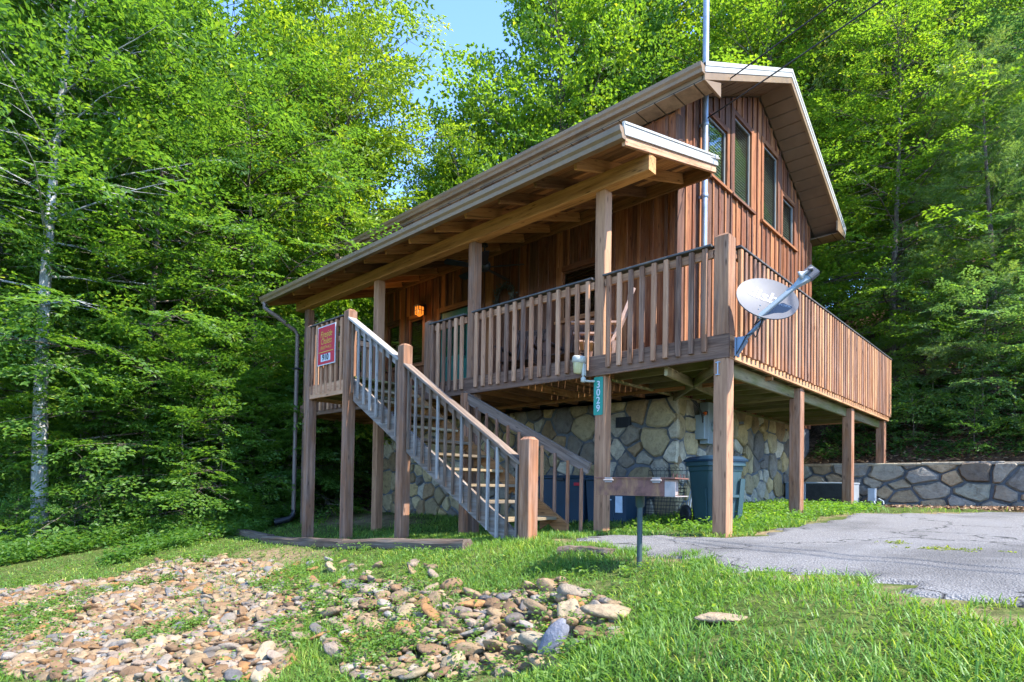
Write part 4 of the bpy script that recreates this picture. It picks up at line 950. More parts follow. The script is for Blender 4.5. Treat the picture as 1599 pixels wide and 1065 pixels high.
# ------------------------------------------------------------------ ground
def axis_grid(a, b2, fine, lo, hi, coarse_n):
    f = np.arange(a, b2 + 1e-6, fine)
    l = a - np.geomspace(fine, a - lo, coarse_n)[::-1]; h = b2 + np.geomspace(fine, hi - b2, coarse_n)
    return np.r_[l, f, h]
gxs = axis_grid(-14, 4.5, .11, -260, 260, 34); gys = axis_grid(-7, 9, .11, -260, 260, 34)
GX, GY = np.meshgrid(gxs, gys); fx, fy = GX.ravel(), GY.ravel()
GZ = gz(fx, fy) + (vnoise(fx*2.3, fy*2.3, 1)-.5)*.05 + (vnoise(fx*7, fy*7, 2)-.5)*.02
AS = [(-1.35, -.86), (-1.0, -1.08), (-.61, -1.15), (-.21, -1.27), (.15, -1.27), (.53, -1.62), (.92, -1.87), (1.12, -1.72), (1.55, -1.87), (1.88, -2.14), (2.1, -2.27), (2.40, -2.50), (3.2, -2.75), (9, -3), (9, 5.6), (1.99, 5.5), (1.42, 4.3), (1.07, 3.5), (.55, 3.1), (.40, 2.3), (.28, 1.2), (.18, .2), (-.05, -.16), (-.5, -.2), (-.8, -.25), (-1.25, -.3)]
road_in = inpoly(fx, fy, AS); wide = np.zeros(len(fx), bool)
for dx_, dy_ in ((0, 0), (.3, 0), (-.3, 0), (0, .3), (0, -.3)): wide |= inpoly(fx+dx_, fy+dy_, AS)
GZ = np.where(wide, gz(fx, fy) - .006, GZ)
ny_, nx_ = GX.shape; idx = np.arange(nx_*ny_).reshape(ny_, nx_)
Q = np.stack([idx[:-1, :-1], idx[:-1, 1:], idx[1:, 1:], idx[1:, :-1]], -1).reshape(-1, 4)
y0 = np.interp(fx, [-9.5, -3], [1.4, 6.9])
litter = np.clip(sst(0, 1.2, fy - y0) + sst(-9.6, -11.5, fx)*.9 + sst(5.2, 6.2, fy)*(fx > -1.5), 0, 1)
RL = [(-8.3, -5.2), (-7.51, -4.7), (-7.24, -4.15), (-6.74, -3.62), (-7.28, -2.85), (-6.97, -2.42), (-5.27, -2.21), (-4.2, -2.40), (-3.49, -2.59), (-2.59, -2.8), (-2.26, -3.23), (-1.75, -3.54), (-1.25, -3.95), (-2.2, -4.55), (-3.3, -4.95), (-5.5, -5.5)]
RM = [(-3.22, -2.73), (-2.12, -2.41), (-.91, -2.41), (-.41, -2.07), (.30, -2.40), (.70, -3.0), (.55, -3.27), (-.06, -3.24), (-.75, -3.67), (-1.6, -3.47), (-2.3, -3.1)]
dirt = np.clip((wide & ~road_in)*.75 + inpoly(fx, fy, RL)*.8 + inpoly(fx, fy, RM)*.55 + sst(1.1, .2, np.hypot((fx+5.6)/1.6, (fy+1.95)/.45)) + sst(1.3, .3, np.hypot((fx+8)/2.2, (fy-.9)/1.0)), 0, 1)
gme = np_mesh('ground', np.stack([fx, fy, GZ], -1), Q, None, {'litter': litter, 'dirt': dirt}, True)
m, nt, out = newmat('ground soil'); b = NB(nt); P_ = b.n('ShaderNodeNewGeometry').outputs['Position']
n1 = b.noise(P_, 1.6, 5, .65); n2 = b.noise(P_, 14, 5, .7); n3 = b.noise(P_, 60, 3, .7)
gcol = b.ramp(n2, [(.3, (.030, .045, .010)), (.55, (.075, .10, .022)), (.75, (.16, .15, .05))])
dcol = b.ramp(n2, [(.3, (.12, .08, .045)), (.55, (.25, .18, .10)), (.75, (.38, .29, .18))])
lcol = b.ramp(n2, [(.3, (.018, .011, .007)), (.5, (.06, .036, .02)), (.7, (.16, .10, .06))])
dm = b.math('ADD', b.attr('dirt').outputs['Fac'], b.math('MULTIPLY', b.math('SUBTRACT', n1, .55), 2.2), True)
c = b.mix(dm, gcol, dcol)
lm = b.math('ADD', b.attr('litter').outputs['Fac'], b.math('MULTIPLY', b.math('SUBTRACT', n1, .5), .6))
lm = b.math('MULTIPLY', b.attr('litter').outputs['Fac'], b.math('ADD', lm, .3, True), True)
c = b.mix(lm, c, lcol)
nt.links.new(b.bsdf(c, .95, .1, 0, b.math('ADD', n2, b.math('MULTIPLY', n3, .5)), .6, .03), out.inputs[0])
gme.materials.clear(); gme.materials.append(m); go = link('ground', gme); go['kind'] = 'structure'

# asphalt drive
cs = .05; ax_, ay_ = np.meshgrid(np.arange(-1.5, 9.1, cs), np.arange(-3.2, 6.0, cs)); shp = ax_.shape; ax_, ay_ = ax_.ravel(), ay_.ravel()
jx = ax_ + (vnoise(ax_*5, ay_*5, 5)-.5)*.30; jy = ay_ + (vnoise(ax_*5, ay_*5, 6)-.5)*.30
keep = inpoly(jx, jy, AS).reshape(shp)
cell = keep[:-1, :-1] & keep[1:, :-1] & keep[:-1, 1:] & keep[1:, 1:]
idx = np.arange(ax_.size).reshape(shp); Q = np.stack([idx[:-1, :-1], idx[:-1, 1:], idx[1:, 1:], idx[1:, :-1]], -1)[cell]
used = np.unique(Q); rem = np.full(ax_.size, -1); rem[used] = np.arange(len(used))
edge_ = (np.bincount(Q.ravel(), minlength=ax_.size)[used] < 4)*.055
V = np.stack([ax_[used], ay_[used], gz(ax_[used], ay_[used]) + .012 + (vnoise(ax_[used]*3, ay_[used]*3, 9)-.5)*.012 - edge_], -1)
m, nt, out = newmat('old asphalt'); b = NB(nt); P_ = b.n('ShaderNodeNewGeometry').outputs['Position']
n1 = b.noise(P_, 1.1, 6, .7); n2 = b.noise(P_, 90, 3, .75); n3 = b.noise(P_, 7, 5, .7)
vo = b.n('ShaderNodeTexVoronoi'); vo.inputs['Scale'].default_value = 85; b.l(P_, vo.inputs['Vector'])
c = b.ramp(n2, [(.3, (.072, .067, .062)), (.5, (.168, .158, .150)), (.7, (.34, .325, .31))])
c = b.mix(.45, c, b.mix(1.0, c, b.math('ADD', b.math('MULTIPLY', b.n('ShaderNodeSeparateColor').outputs[0], 0), .8), 'MULTIPLY'))
c = b.mix(.3, c, b.ramp(vo.outputs['Distance'], [(0, (.3, .3, .3)), (.6, (.75, .74, .72))]), 'SOFT_LIGHT')
c = b.mix(b.math('MULTIPLY', b.math('SUBTRACT', n1, .5), 3, True), c, (.20, .195, .19))
c = b.mix(b.math('MULTIPLY', b.math('MULTIPLY', b.math('SUBTRACT', n3, .6), 6, True), .5), c, (.27, .26, .245))
ve = b.n('ShaderNodeTexVoronoi', feature='DISTANCE_TO_EDGE'); ve.inputs['Scale'].default_value = .55
vd = b.n('ShaderNodeVectorMath', operation='ADD'); b.l(P_, vd.inputs[0]); nn_ = b.n('ShaderNodeTexNoise'); nn_.inputs['Scale'].default_value = 2.5; nn_.inputs['Detail'].default_value = 6; b.l(P_, nn_.inputs['Vector']); b.l(b.mapv(nn_.outputs['Color'], (.9, .9, .9)), vd.inputs[1]); b.l(vd.outputs[0], ve.inputs['Vector'])
c = b.mix(b.math('MULTIPLY', b.math('SUBTRACT', .012, ve.outputs['Distance']), 90, True), c, (.025, .024, .022))
n5 = b.noise(P_, .7, 4, .6); c = b.mix(b.math('MULTIPLY', b.math('MULTIPLY', b.math('SUBTRACT', n5, .53), 7, True), .55), c, (.055, .052, .05))
nt.links.new(b.bsdf(c, .85, .3, 0, b.math('ADD', n2, vo.outputs['Distance']), .7, .012), out.inputs[0])
ao = link('asphalt_drive', np_mesh('asphalt_drive', V, rem[Q], m, None, True)); ao['kind'] = 'structure'
# the grey lane down the slope at the far left
V = []; 
for i in range(40):
    y = -14 + i*.8; 
    for x in (-27.0, -23.0): V.append((x + .05*y, y))
V = np.array(V); V = np.c_[V, gz(V[:, 0], V[:, 1]) + .05]
Q = np.array([[2*i, 2*i+1, 2*i+3, 2*i+2] for i in range(39)])
lo = link('road', np_mesh('road', V, Q, m, None, True)); lo['kind'] = 'structure'

# ------------------------------------------------------------------ foliage
def leaf_quads(base, d, nrm, L, W, fold=.25, droop=.15):
    """arrays (n,3),(n,3),(n,3),(n,),(n,) -> (n,4,3)"""
    s = np.cross(nrm, d); s /= np.maximum(np.linalg.norm(s, axis=1, keepdims=True), 1e-6)
    L = L[:, None]; W = W[:, None]
    mid = base + d*L*.45; tip = base + d*L - nrm*L*droop
    return np.stack([base, mid + s*W*.5 + nrm*W*fold, tip, mid - s*W*.5 + nrm*W*fold], 1)
def spray(seed, L=.75, ll=.085, lw=.05, nsub=11, dens=.062, ang=52, flat=.18, sub=.42):
    r = np.random.default_rng(seed); B, D, N, LL = [], [], [], []
    def addleaf(p, d, n):
        d = d / np.linalg.norm(d); n = n - d*np.dot(n, d); n /= np.linalg.norm(n)
        B.append(p); D.append(d); N.append(n); LL.append(ll*r.uniform(.65, 1.2))
    def twig(p0, d, l, n):
        k = int(l/dens); s = np.cross(n, d)
        for i in range(1, k+1):
            t = i/k; p = p0 + d*l*t + n*(-.10*l*t*t)
            sg = 1 if i % 2 else -1
            a = R_(r.uniform(35, 70)); addleaf(p, d*math.cos(a) + s*sg*math.sin(a) + n*r.normal(0, .16), n + r.normal(0, flat*1.6, 3))
        addleaf(p0 + d*l - n*.1*l, d + r.normal(0, .1, 3), n + r.normal(0, flat, 3))
    X = np.array([1., 0, 0]); Z = np.array([0, 0, 1.])
    twig(np.zeros(3), X, L, Z)
    for i in range(nsub):
        t = .08 + .85*i/nsub; sg = 1 if i % 2 else -1; a = R_(ang + r.uniform(-12, 12))
        d = np.array([math.cos(a), sg*math.sin(a), r.normal(0, .12)]); d /= np.linalg.norm(d)
        n = Z + r.normal(0, flat, 3); n -= d*np.dot(n, d); n /= np.linalg.norm(n)
        twig(np.array([L*t, 0, -.10*L*t*t]), d, L*sub*(1 - .62*t)*r.uniform(.75, 1.2), n)
    return leaf_quads(np.array(B), np.array(D), np.array(N), np.array(LL), np.array(LL)*lw/ll, .22, .12)
def pine_spray(seed, L=.6):
    r = np.random.default_rng(seed); out = []
    def tuft(p, d):
        for _ in range(12):
            q = d + r.normal(0, .5, 3); q /= np.linalg.norm(q); l = r.uniform(.06, .11); s = np.cross(q, r.normal(0, 1, 3)); s /= np.linalg.norm(s); w = .0035
            out.append(np.stack([p - s*w, p + q*l*.5 - s*w, p + q*l, p + s*w]))
    X = np.array([1., 0, 0])
    for i in range(7): tuft(np.array([L*i/7, 0, -.02*i*i/7]), X)
    for i in range(8):
        t = .1 + .85*i/8; sg = 1 if i % 2 else -1; a = R_(50); d = np.array([math.cos(a), sg*math.sin(a), r.normal(.05, .15)]); l = L*.45*(1-.6*t)
        for k in range(1, 5): tuft(np.array([L*t, 0, 0]) + d*l*k/4, d)
    return np.array(out)
def frames(d, up, roll):
    """columns x=d, z~up ; returns (n,3,3)"""
    d = d/np.linalg.norm(d, axis=1, keepdims=True); y = np.cross(up, d); y /= np.maximum(np.linalg.norm(y, axis=1, keepdims=True), 1e-6); z = np.cross(d, y)
    c, s = np.cos(roll)[:, None], np.sin(roll)[:, None]; y2 = y*c + z*s; z2 = z*c - y*s
    return np.stack([d, y2, z2], -1)
TRUNKMAT = {}
def make_tree(name, seed, H, r0, h0, nb, spread, elev_lo, elev_hi, tmpl, sscale, per_branch, bark, shape='round', lean=0.0, droop=.25, roll=.35, sub_len=.45, stemmax=1.0, twigs=True):
    r = np.random.default_rng(seed); wood_ = MB()
    # trunk path
    K = 12; ph1, ph2 = r.uniform(0, 6, 2); TP = []
    for i in range(K+1):
        t = i/K; TP.append(Vector((math.sin(ph1 + t*3)*.02*H*t + lean*H*t*t, math.sin(ph2 + t*2.4)*.02*H*t, H*.97*t - .3)))
    wood_.tube(TP, [max(.012, r0*(1.25 if i == 0 else 1)*(1 - .88*(i/K)**.9)) for i in range(K+1)], 10, cap=False)
    def tp(z):
        t = min(max(z/(H*.97), 0), .999)*K; i = int(t); return TP[i].lerp(TP[min(i+1, K)], t - i)
    PP, DD, UU, SS = [], [], [], []
    for bi in range(nb):
        t = (bi + r.uniform(0, 1))/nb; z = h0 + (H - h0)*t**.9
        if shape == 'round': prof = math.sqrt(max(.04, 1 - ((t - .38)/.66)**2))
        elif shape == 'cone': prof = (1 - t)**.8*.95 + .06
        elif shape == 'vase': prof = .35 + .65*math.sin(min(1, t*1.25)*math.pi*.62)*(1 if t < .8 else 1 - (t-.8)*2.6)
        else: prof = .75 + .25*math.sin(t*3.1)
        L = spread*prof*r.uniform(.7, 1.2); az = bi*2.399 + r.uniform(-.5, .5); el = R_(elev_lo + (elev_hi - elev_lo)*t + r.uniform(-10, 10))
        d0 = np.array([math.cos(az)*math.cos(el), math.sin(az)*math.cos(el), math.sin(el)]); p = np.array(tp(z)); path = [p]; n = 7
        d = d0.copy(); perp = np.array([-math.sin(az), math.cos(az), 0])
        for i in range(n):
            d = d + perp*r.normal(0, .10) + np.array([0, 0, -droop*.5/n*(1 + i*.35)]) ; d /= np.linalg.norm(d); p = p + d*L/n; path.append(p)
        rb = min(r0*.24, .007 + .007*L)*(1 - .3*t)
        wood_.tube([Vector(q) for q in path], [max(.004, rb*(1 - .85*i/n)) for i in range(n+1)], 5, cap=False)
        path = np.array(path)
        ns = max(2, int(per_branch*L/spread + .5))
        for j in range(ns):
            u = .12 + .88*(j + r.uniform(0, 1))/ns; f_ = u*n; i = min(int(f_), n-1); q = path[i] + (path[i+1]-path[i])*(f_-i); dd = path[i+1]-path[i]; dd /= np.linalg.norm(dd)
            sg = 1 if j % 2 else -1; a = R_(r.uniform(35, 75)) if u < .93 else R_(r.uniform(-15, 15)); side = np.cross(np.array([0, 0, 1.]), dd); side /= max(np.linalg.norm(side), 1e-6)
            sd = dd*math.cos(a) + side*sg*math.sin(a) + np.array([0, 0, r.normal(.02, .15)]); sd /= np.linalg.norm(sd)
            l2 = L*sub_len*(1.05 - u)*r.uniform(.5, 1.1); nn = max(1, int(l2/(.42*sscale)))
            q1 = q + sd*l2 + np.array([0, 0, -.12*l2])
            if twigs and l2 > .25: wood_.tube([Vector(q), Vector(q1)], [.006 + .004*l2, .003], 4, cap=False)
            for k in range(nn):
                w = (k + .6)/nn; pos = q + (q1-q)*w
                s2 = np.cross(np.array([0, 0, 1.]), sd); sg2 = 1 if k % 2 else -1; aa = R_(r.uniform(10, 60)) if k < nn-1 else R_(r.uniform(-20, 20))
                sd2 = sd*math.cos(aa) + s2*sg2*math.sin(aa) + np.array([0, 0, r.normal(-.08, .2)])
                PP.append(pos); DD.append(sd2); UU.append(np.array([r.normal(0, .12), r.normal(0, .12), 1.])); SS.append(sscale*r.uniform(.75, 1.25))
    PP, DD, UU, SS = map(np.array, (PP, DD, UU, SS)); F = frames(DD, UU, r.normal(0, roll, len(PP)))
    Vs, Ts = [], []
    which = r.integers(0, len(tmpl), len(PP))
    for w, T in enumerate(tmpl):
        m_ = which == w
        if not m_.any(): continue
        X = np.einsum('nij,lvj->nlvi', F[m_]*SS[m_][:, None, None], T) + PP[m_][:, None, None, :]
        Vs.append(X.reshape(-1, 3)); tint = np.clip(r.normal(.5, .16, (m_.sum(), len(T))) + r.normal(0, .10, (m_.sum(), 1)), 0, 1)
        Ts.append(np.repeat(tint.ravel(), 4))
    V = np.concatenate(Vs); T = np.concatenate(Ts); Q = np.arange(len(V)).reshape(-1, 4)
    crown = np_mesh(name + '_crown', V, Q, M['leaf'], {'tint': T})
    wo_ = wood_.build('trunk', bark); me = wo_.data; bpy.data.objects.remove(wo_)
    return me, crown
BE = [spray(s, .78, .108, .064, 11, .066) for s in (1, 2, 3, 4)]                                     # layered beech sprays
MA = [spray(s, .62, .11, .085, 9, .075, 58, .34, .5) for s in (5, 6, 7)]  # broad looser sprays
CH = [spray(s, .80, .135, .056, 10, .07, 46, .30, .45) for s in (8, 9, 10)] # long hanging leaves
PI = [pine_spray(s) for s in (1, 2, 3)]
KIND = {
 'beech': make_tree('beech', 1, 12.5, .13, 1.1, 60, 3.4, -8, 55, BE, 1.1, 13, M['bark'], 'round', .01, .30, .22),
 'beech_wide': make_tree('beech_wide', 2, 11, .11, .8, 54, 4.0, -12, 45, BE, 1.1, 14, M['bark'], 'round', -.015, .35, .2),
 'maple': make_tree('maple', 3, 14.5, .16, 3.0, 60, 4.0, 10, 70, MA, 1.3, 18, M['bark'], 'round', .01, .12, .6),
 'cherry': make_tree('cherry', 4, 14, .15, 2.5, 54, 3.6, 5, 65, CH, 1.2, 13, M['bark'], 'vase', .0, .45, .6),
 'tall': make_tree('tall', 5, 16, .17, 4.2, 54, 3.4, 0, 65, BE, 1.25, 13, M['barkpale'], 'round', .004, .25, .4),
 'sapling': make_tree('sapling', 6, 4.2, .035, .45, 26, 2.1, -5, 40, BE, .9, 10, M['bark'], 'round', .02, .35, .16),
 'bush': make_tree('bush', 7, 2.2, .03, .12, 20, 1.25, 5, 60, MA, .7, 6, M['bark'], 'round', .0, .25, .5),
 'pine': make_tree('pine', 8, 10, .11, .8, 60, 2.7, -5, 35, PI, 1.1, 12, M['bark'], 'cone', .0, -.15, .5),
}
NAMES = {'beech': 'beech_tree', 'beech_wide': 'beech_tree', 'maple': 'maple_tree', 'cherry': 'cherry_tree', 'tall': 'tall_tree', 'sapling': 'sapling', 'bush': 'bush', 'pine': 'pine_tree'}
def plant(kind, x, y, s, rot, col, label, group=None, cat='tree', dz=-.05, tilt=0):
    tm, cm = KIND[kind]
    o = empty(NAMES[kind], (x, y, gz1(x, y)+dz), label, cat, group, rot); o.scale = (s, s, s*random.uniform(.95, 1.08)); o.rotation_euler = (tilt, 0, rot)
    a = link('trunk', tm, o); c = link('crown', cm, o); c.color = (*col, 1); return o
DK = (.062, .140, .028); MD = (.082, .165, .026); BR = (.112, .20, .022); YL = (.152, .232, .022); BL = (.085, .165, .065); PN = (.11, .185, .06); OL = (.12, .165, .04)
LEFTG = 'trees of the wood left of the cabin'; BACKG = 'trees standing behind the cabin'; RIGHTG = 'trees on the bank right of the cabin'; FARG = 'distant trees filling in the wood'
near = [
 ('maple', -12.6, 7.9, .68, .3, BR, 'round bright maple between the left roof end and the sky gap', BACKG),
 ('cherry', -14.6, 8.3, .72, 1.9, YL, 'yellow green tree just left of the sky gap above the porch roof', BACKG),
 ('maple', -15.6, 9.4, .72, 1.3, BR, 'smaller bright maple filling the foot of the sky gap over the porch roof', BACKG),
 ('cherry', -20.5, 13.4, .78, 2.3, YL, 'yellow green drooping tree low in the sky gap behind the maples', BACKG),
 ('beech', -17.0, 12.6, .74, 3.6, MD, 'green beech low in the sky gap above the left half of the roof', BACKG),
 ('tall', -12.5, -3.6, .95, .5, MD, 'tall tree with a straight pale grey trunk at the far left edge of the wood', LEFTG),
 ('tall', -15.2, -4.2, 1.0, 2.1, MD, 'second pale trunked tree just behind the leftmost grey trunk', LEFTG),
 ('cherry', -14.2, -4.6, .9, 1.0, MD, 'dark trunked tree at the left picture edge beside the pale trunks', LEFTG),
 ('beech', -12.5, -1.75, .92, .3, MD, 'beech with a bare brown trunk standing behind the weeds at the left', LEFTG),
 ('beech_wide', -12.6, .6, 1.0, 1.2, MD, 'wide beech with layered branches left of the porch corner', LEFTG),
 ('beech', -16.5, 1.5, 1.25, 2.5, BR, 'large beech with a bright upper crown behind the layered beeches', LEFTG),
 ('maple', -15.6, 3.6, 1.0, .8, BR, 'bright green maple rising above the left end of the porch roof', LEFTG),
 ('cherry', -13.2, 3.3, .98, 4.0, YL, 'yellow green tree with drooping leaves nearest the left roof end', LEFTG),
 ('maple', -19.5, -1.5, 1.2, 3.3, BR, 'tall bright maple high in the left wood behind the grey trunks', LEFTG),
 ('cherry', -18.5, -4.8, 1.15, 5.0, MD, 'dark green drooping tree at the upper left corner', LEFTG),
 ('beech', -20.0, 3.2, 1.3, 1.9, YL, 'tall yellow green beech in the middle of the left wood', LEFTG),
 ('maple', -20.5, 6.2, .62, 2.2, BR, 'green maple deeper in the wood beyond the left roof end', LEFTG),
 ('maple', -10.7, 10.3, 1.04, .4, BR, 'bright broad maple directly behind the middle of the main roof', BACKG),
 ('maple', -7.0, 14.2, 1.05, 2.8, YL, 'yellow green maple behind the right half of the main roof', BACKG),
 ('cherry', -4.6, 15.8, .9, 1.4, OL, 'olive green tree behind the roof peak left of the mast', BACKG),
 ('cherry', -1.0, 13.6, .95, 3.1, OL, 'olive tree with drooping leaves above the right roof slope', RIGHTG),
 ('maple', 1.0, 16.5, .9, 5.2, BR, 'bright maple high on the bank behind the gable end', RIGHTG),
 ('beech', -.6, 10.6, .72, 4.4, BR, 'bright layered beech close behind the rear eave', RIGHTG),
 ('pine', 1.35, 9.7, .74, 1.0, PN, 'feathery grey green pine right of the deck on the bank', RIGHTG),
 ('pine', .55, 13.4, .95, 2.0, PN, 'taller feathery pine further up the bank', RIGHTG),
 ('beech_wide', 2.6, 12.6, .85, 2.6, BL, 'dark blue green layered beech at the right picture edge', RIGHTG),
 ('beech', 2.0, 18.0, 1.0, 1.1, MD, 'tall green beech at the top of the bank behind the pines', RIGHTG),
]
for a in near: plant(*a)
sap = [(-10.3, -1.0, .8, 3.3, MD, 'green layered sapling nearest the left end of the long timber'), (-11.9, -.7, 1.05, 1.7, MD, 'spreading green sapling between the brown trunk and the downspout'), (-10.0, .9, .85, 5.3, MD, 'green sapling close behind the left deck post'), (-11.0, -1.5, 1.0, .2, MD, 'layered beech sapling between the weeds and the left end of the timber'), (-13.6, -2.4, .9, 2.0, DK, 'dark layered sapling right of the grey trunk'),
 (-11.2, .3, 1.05, 4.1, DK, 'dark layered sapling left of the downspout'), (-10.9, 2.1, .95, 1.1, DK, 'dark sapling behind the left deck post'), (-13.6, -5.1, .9, 3.0, BR, 'bright yellow green sapling at the left picture edge'),
 (-12.8, 2.5, 1.1, 5.0, DK, 'dark green sapling deeper behind the left deck post'), (-14.5, .9, 1.1, .4, DK, 'dark sapling behind the bare brown trunk'), (-11.8, 4.4, 1.0, 2.4, DK, 'dark sapling on the leaf covered slope behind the porch end'),
 (1.25, 8.8, .62, .6, BL, 'blue green sapling arching over the retaining wall'), (2.4, 8.5, .55, 2.4, MD, 'small green sapling over the right end of the retaining wall'), (.35, 9.4, .70, 4.0, MD, 'green sapling behind the far end of the side railing'), (2.75, 10.2, .8, 5.2, BL, 'blue green sapling filling the right picture edge')]
for x, y, s, r_, c, lb in sap: plant('sapling', x, y, s, r_, c, lb, 'saplings under the trees', 'sapling')
bs = [(1.2, 7.9, .42, 0, DK, 'low leafy bush just above the wall coping right of the last deck post'), (2.2, 7.8, .38, 1, MD, 'low bright bush above the right end of the wall coping'), (.2, 8.3, .5, 2, DK, 'dark bush behind the last deck post'), (-.9, 8.4, .45, 3, DK, 'dark bush on the bank seen under the deck'),
 (1.7, 8.9, .8, 4, BL, 'blue green bush half way up the bank at the right'), (-12.4, -4.0, .55, 1, DK, 'dark bush at the foot of the grey trunk'), (-11.6, -3.2, .5, 2, MD, 'green bush in the weeds between the grey and brown trunks'), (-10.6, -.5, .4, 4, MD, 'small bush at the left end of the longest timber')]
for x, y, s, r_, c, lb in bs: plant('bush', x, y, s, r_, c, lb, 'bushes under the trees', 'bush')
rr = random.Random(5); kinds = ['maple', 'beech', 'cherry', 'beech_wide', 'beech', 'beech_wide', 'pine']; far = 0
def far_ok(x, y):
    d = Vector((x - 2.47, y + 5.71, 0)); px = d.dot(_r); pf = d.dot(Vector((-math.sin(_yaw), math.cos(_yaw), 0)))
    return pf > 12 and -1.05 < px/pf < .80, px/pf, d.length
tries = 0; placed = [(a[1], a[2]) for a in near]
while far < 100 and tries < 9000:
    tries += 1; x, y = rr.uniform(-50, 9), rr.uniform(-10, 40); ok, q, d = far_ok(x, y)
    if not ok or -13 < x < 4 and y < 12.2 or d > 48 or (x > -11 and y < 9): continue
    if min((x-a)**2 + (y-c)**2 for a, c in placed) < 2.9**2: continue
    sky_gap = -.30 < q < .06 or .22 < q < .42
    k = rr.choice(kinds); s = rr.uniform(.8, 1.15)
    if sky_gap:
        s = min(s, ((.44 if q < .1 else .66)*d - gz1(x, y))/14.5); k = 'maple' if rr.random() < .6 else 'beech'
        if s < .35: continue
    placed.append((x, y)); far += 1
    side = 'left wood' if q < -.1 else ('slope behind the cabin' if q < .35 else 'bank at the right')
    plant(k, x, y, s, rr.uniform(0, 6), rr.choice([MD, BR, MD, YL, DK]), {'maple': 'distant round leaved tree', 'beech': 'distant layered tree', 'cherry': 'distant drooping tree', 'tall': 'distant pale trunked tree', 'beech_wide': 'distant wide layered tree', 'pine': 'distant feathery pine'}[k] + ' filling in the ' + side, FARG + ' ' + side)

# ------------------------------------------------------------------ river stones
def pebble(seed):
    bm = bmesh.new(); bmesh.ops.create_icosphere(bm, subdivisions=3, radius=.5); r = np.random.default_rng(seed)
    a, c = r.uniform(.52, .85), r.uniform(.26, .44); ph = r.uniform(0, 6, 6); pw = r.uniform(.78, 1.05); cuts = [(Vector(r.normal(0, 1, 3)).normalized(), r.uniform(.36, .46)) for _ in range(3)]
    for v in bm.verts:
        p = v.co.normalized(); k = 1 + .10*math.sin(2.1*p.x*2 + ph[0]) + .09*math.sin(2.6*p.y*2 + ph[1]) + .06*math.sin(4*p.z + 3*p.x + ph[2]) + .04*math.sin(7*p.x + ph[3])*math.sin(6*p.y + ph[4])
        v.co = Vector((math.copysign(abs(p.x)**pw, p.x), a*math.copysign(abs(p.y)**pw, p.y), c*math.copysign(abs(p.z)**.85, p.z)))*.5*k
        for cn, cd in cuts:
            e_ = v.co.dot(cn) - cd*(1 if abs(cn.z) < .6 else .5)
            if e_ > 0: v.co -= cn*e_*.5
    me = bpy.data.meshes.new('river_stone'); bm.to_mesh(me); bm.free(); me.materials.append(M['river'])
    me.polygons.foreach_set('use_smooth', [True]*len(me.polygons)); return me
PEB = [pebble(s) for s in range(9)]
SCOL = [('tan', (.275, .19, .108)), ('pale grey', (.265, .23, .19)), ('brown', (.18, .108, .057)), ('cream', (.34, .262, .16)), ('rusty orange', (.28, .143, .054)), ('dark grey', (.14, .135, .132)), ('grey brown', (.24, .185, .14))]
SW = [.30, .14, .16, .10, .09, .06, .15]
S = []; r = np.random.default_rng(77)
def scatter(P, n, mind, smin, smax, dens=None):
    xs = [p[0] for p in P]; ys = [p[1] for p in P]; got = []
    X = r.uniform(min(xs), max(xs), n); Y = r.uniform(min(ys), max(ys), n); ins = inpoly(X, Y, P)
    for x, y in zip(X[ins], Y[ins]):
        if dens is not None and r.random() > dens(x, y): continue
        s = r.uniform(smin, smax)*(1.25 if r.random() < .12 else 1)
        if all((x-a)**2 + (y-c)**2 > (mind*(s+t)/2)**2 for a, c, t in got[-900:]): got.append((x, y, s))
    return got
nz = lambda x, y: float(vnoise(np.array([x*1.5]), np.array([y*1.5]), 3)[0])
S += [(*q, 'spill') for q in scatter(RL, 12000, .54, .075, .165, lambda x, y: 1.0 if nz(x, y) > .31 else .12)]
S += [(*q, 'cluster') for q in scatter(RM, 4000, .60, .085, .205, lambda x, y: 1.0 if nz(x+9, y) > .36 else .12)]
S += [(*q, 'stray') for q in scatter([(-6.8, -2.2), (-2, -2.0), (-1.5, -2.5), (-6.5, -2.6)], 60, .8, .10, .16)]
camp = np.array([2.471, -5.711, .689])
S = [(x, y, s, z) for x, y, s, z in S]
S.sort(key=lambda q: -q[2]/np.linalg.norm(np.array([q[0], q[1], gz1(q[0], q[1])]) - camp)*(1 if (q[0]-2.471)*.688 < 0 else 1))
def vis(x, y):
    d = Vector((x-2.471, y+5.711, 0)); f_ = d.dot(Vector((-math.sin(_yaw), math.cos(_yaw), 0))); 
    if f_ < 1: return False
    px = d.dot(_r)/f_; pyv = (.689 - gz1(x, y))/f_
    return abs(px) < .87 and pyv < .355
V_, Q_, C_, off = [], [], [], 0; npe = 0
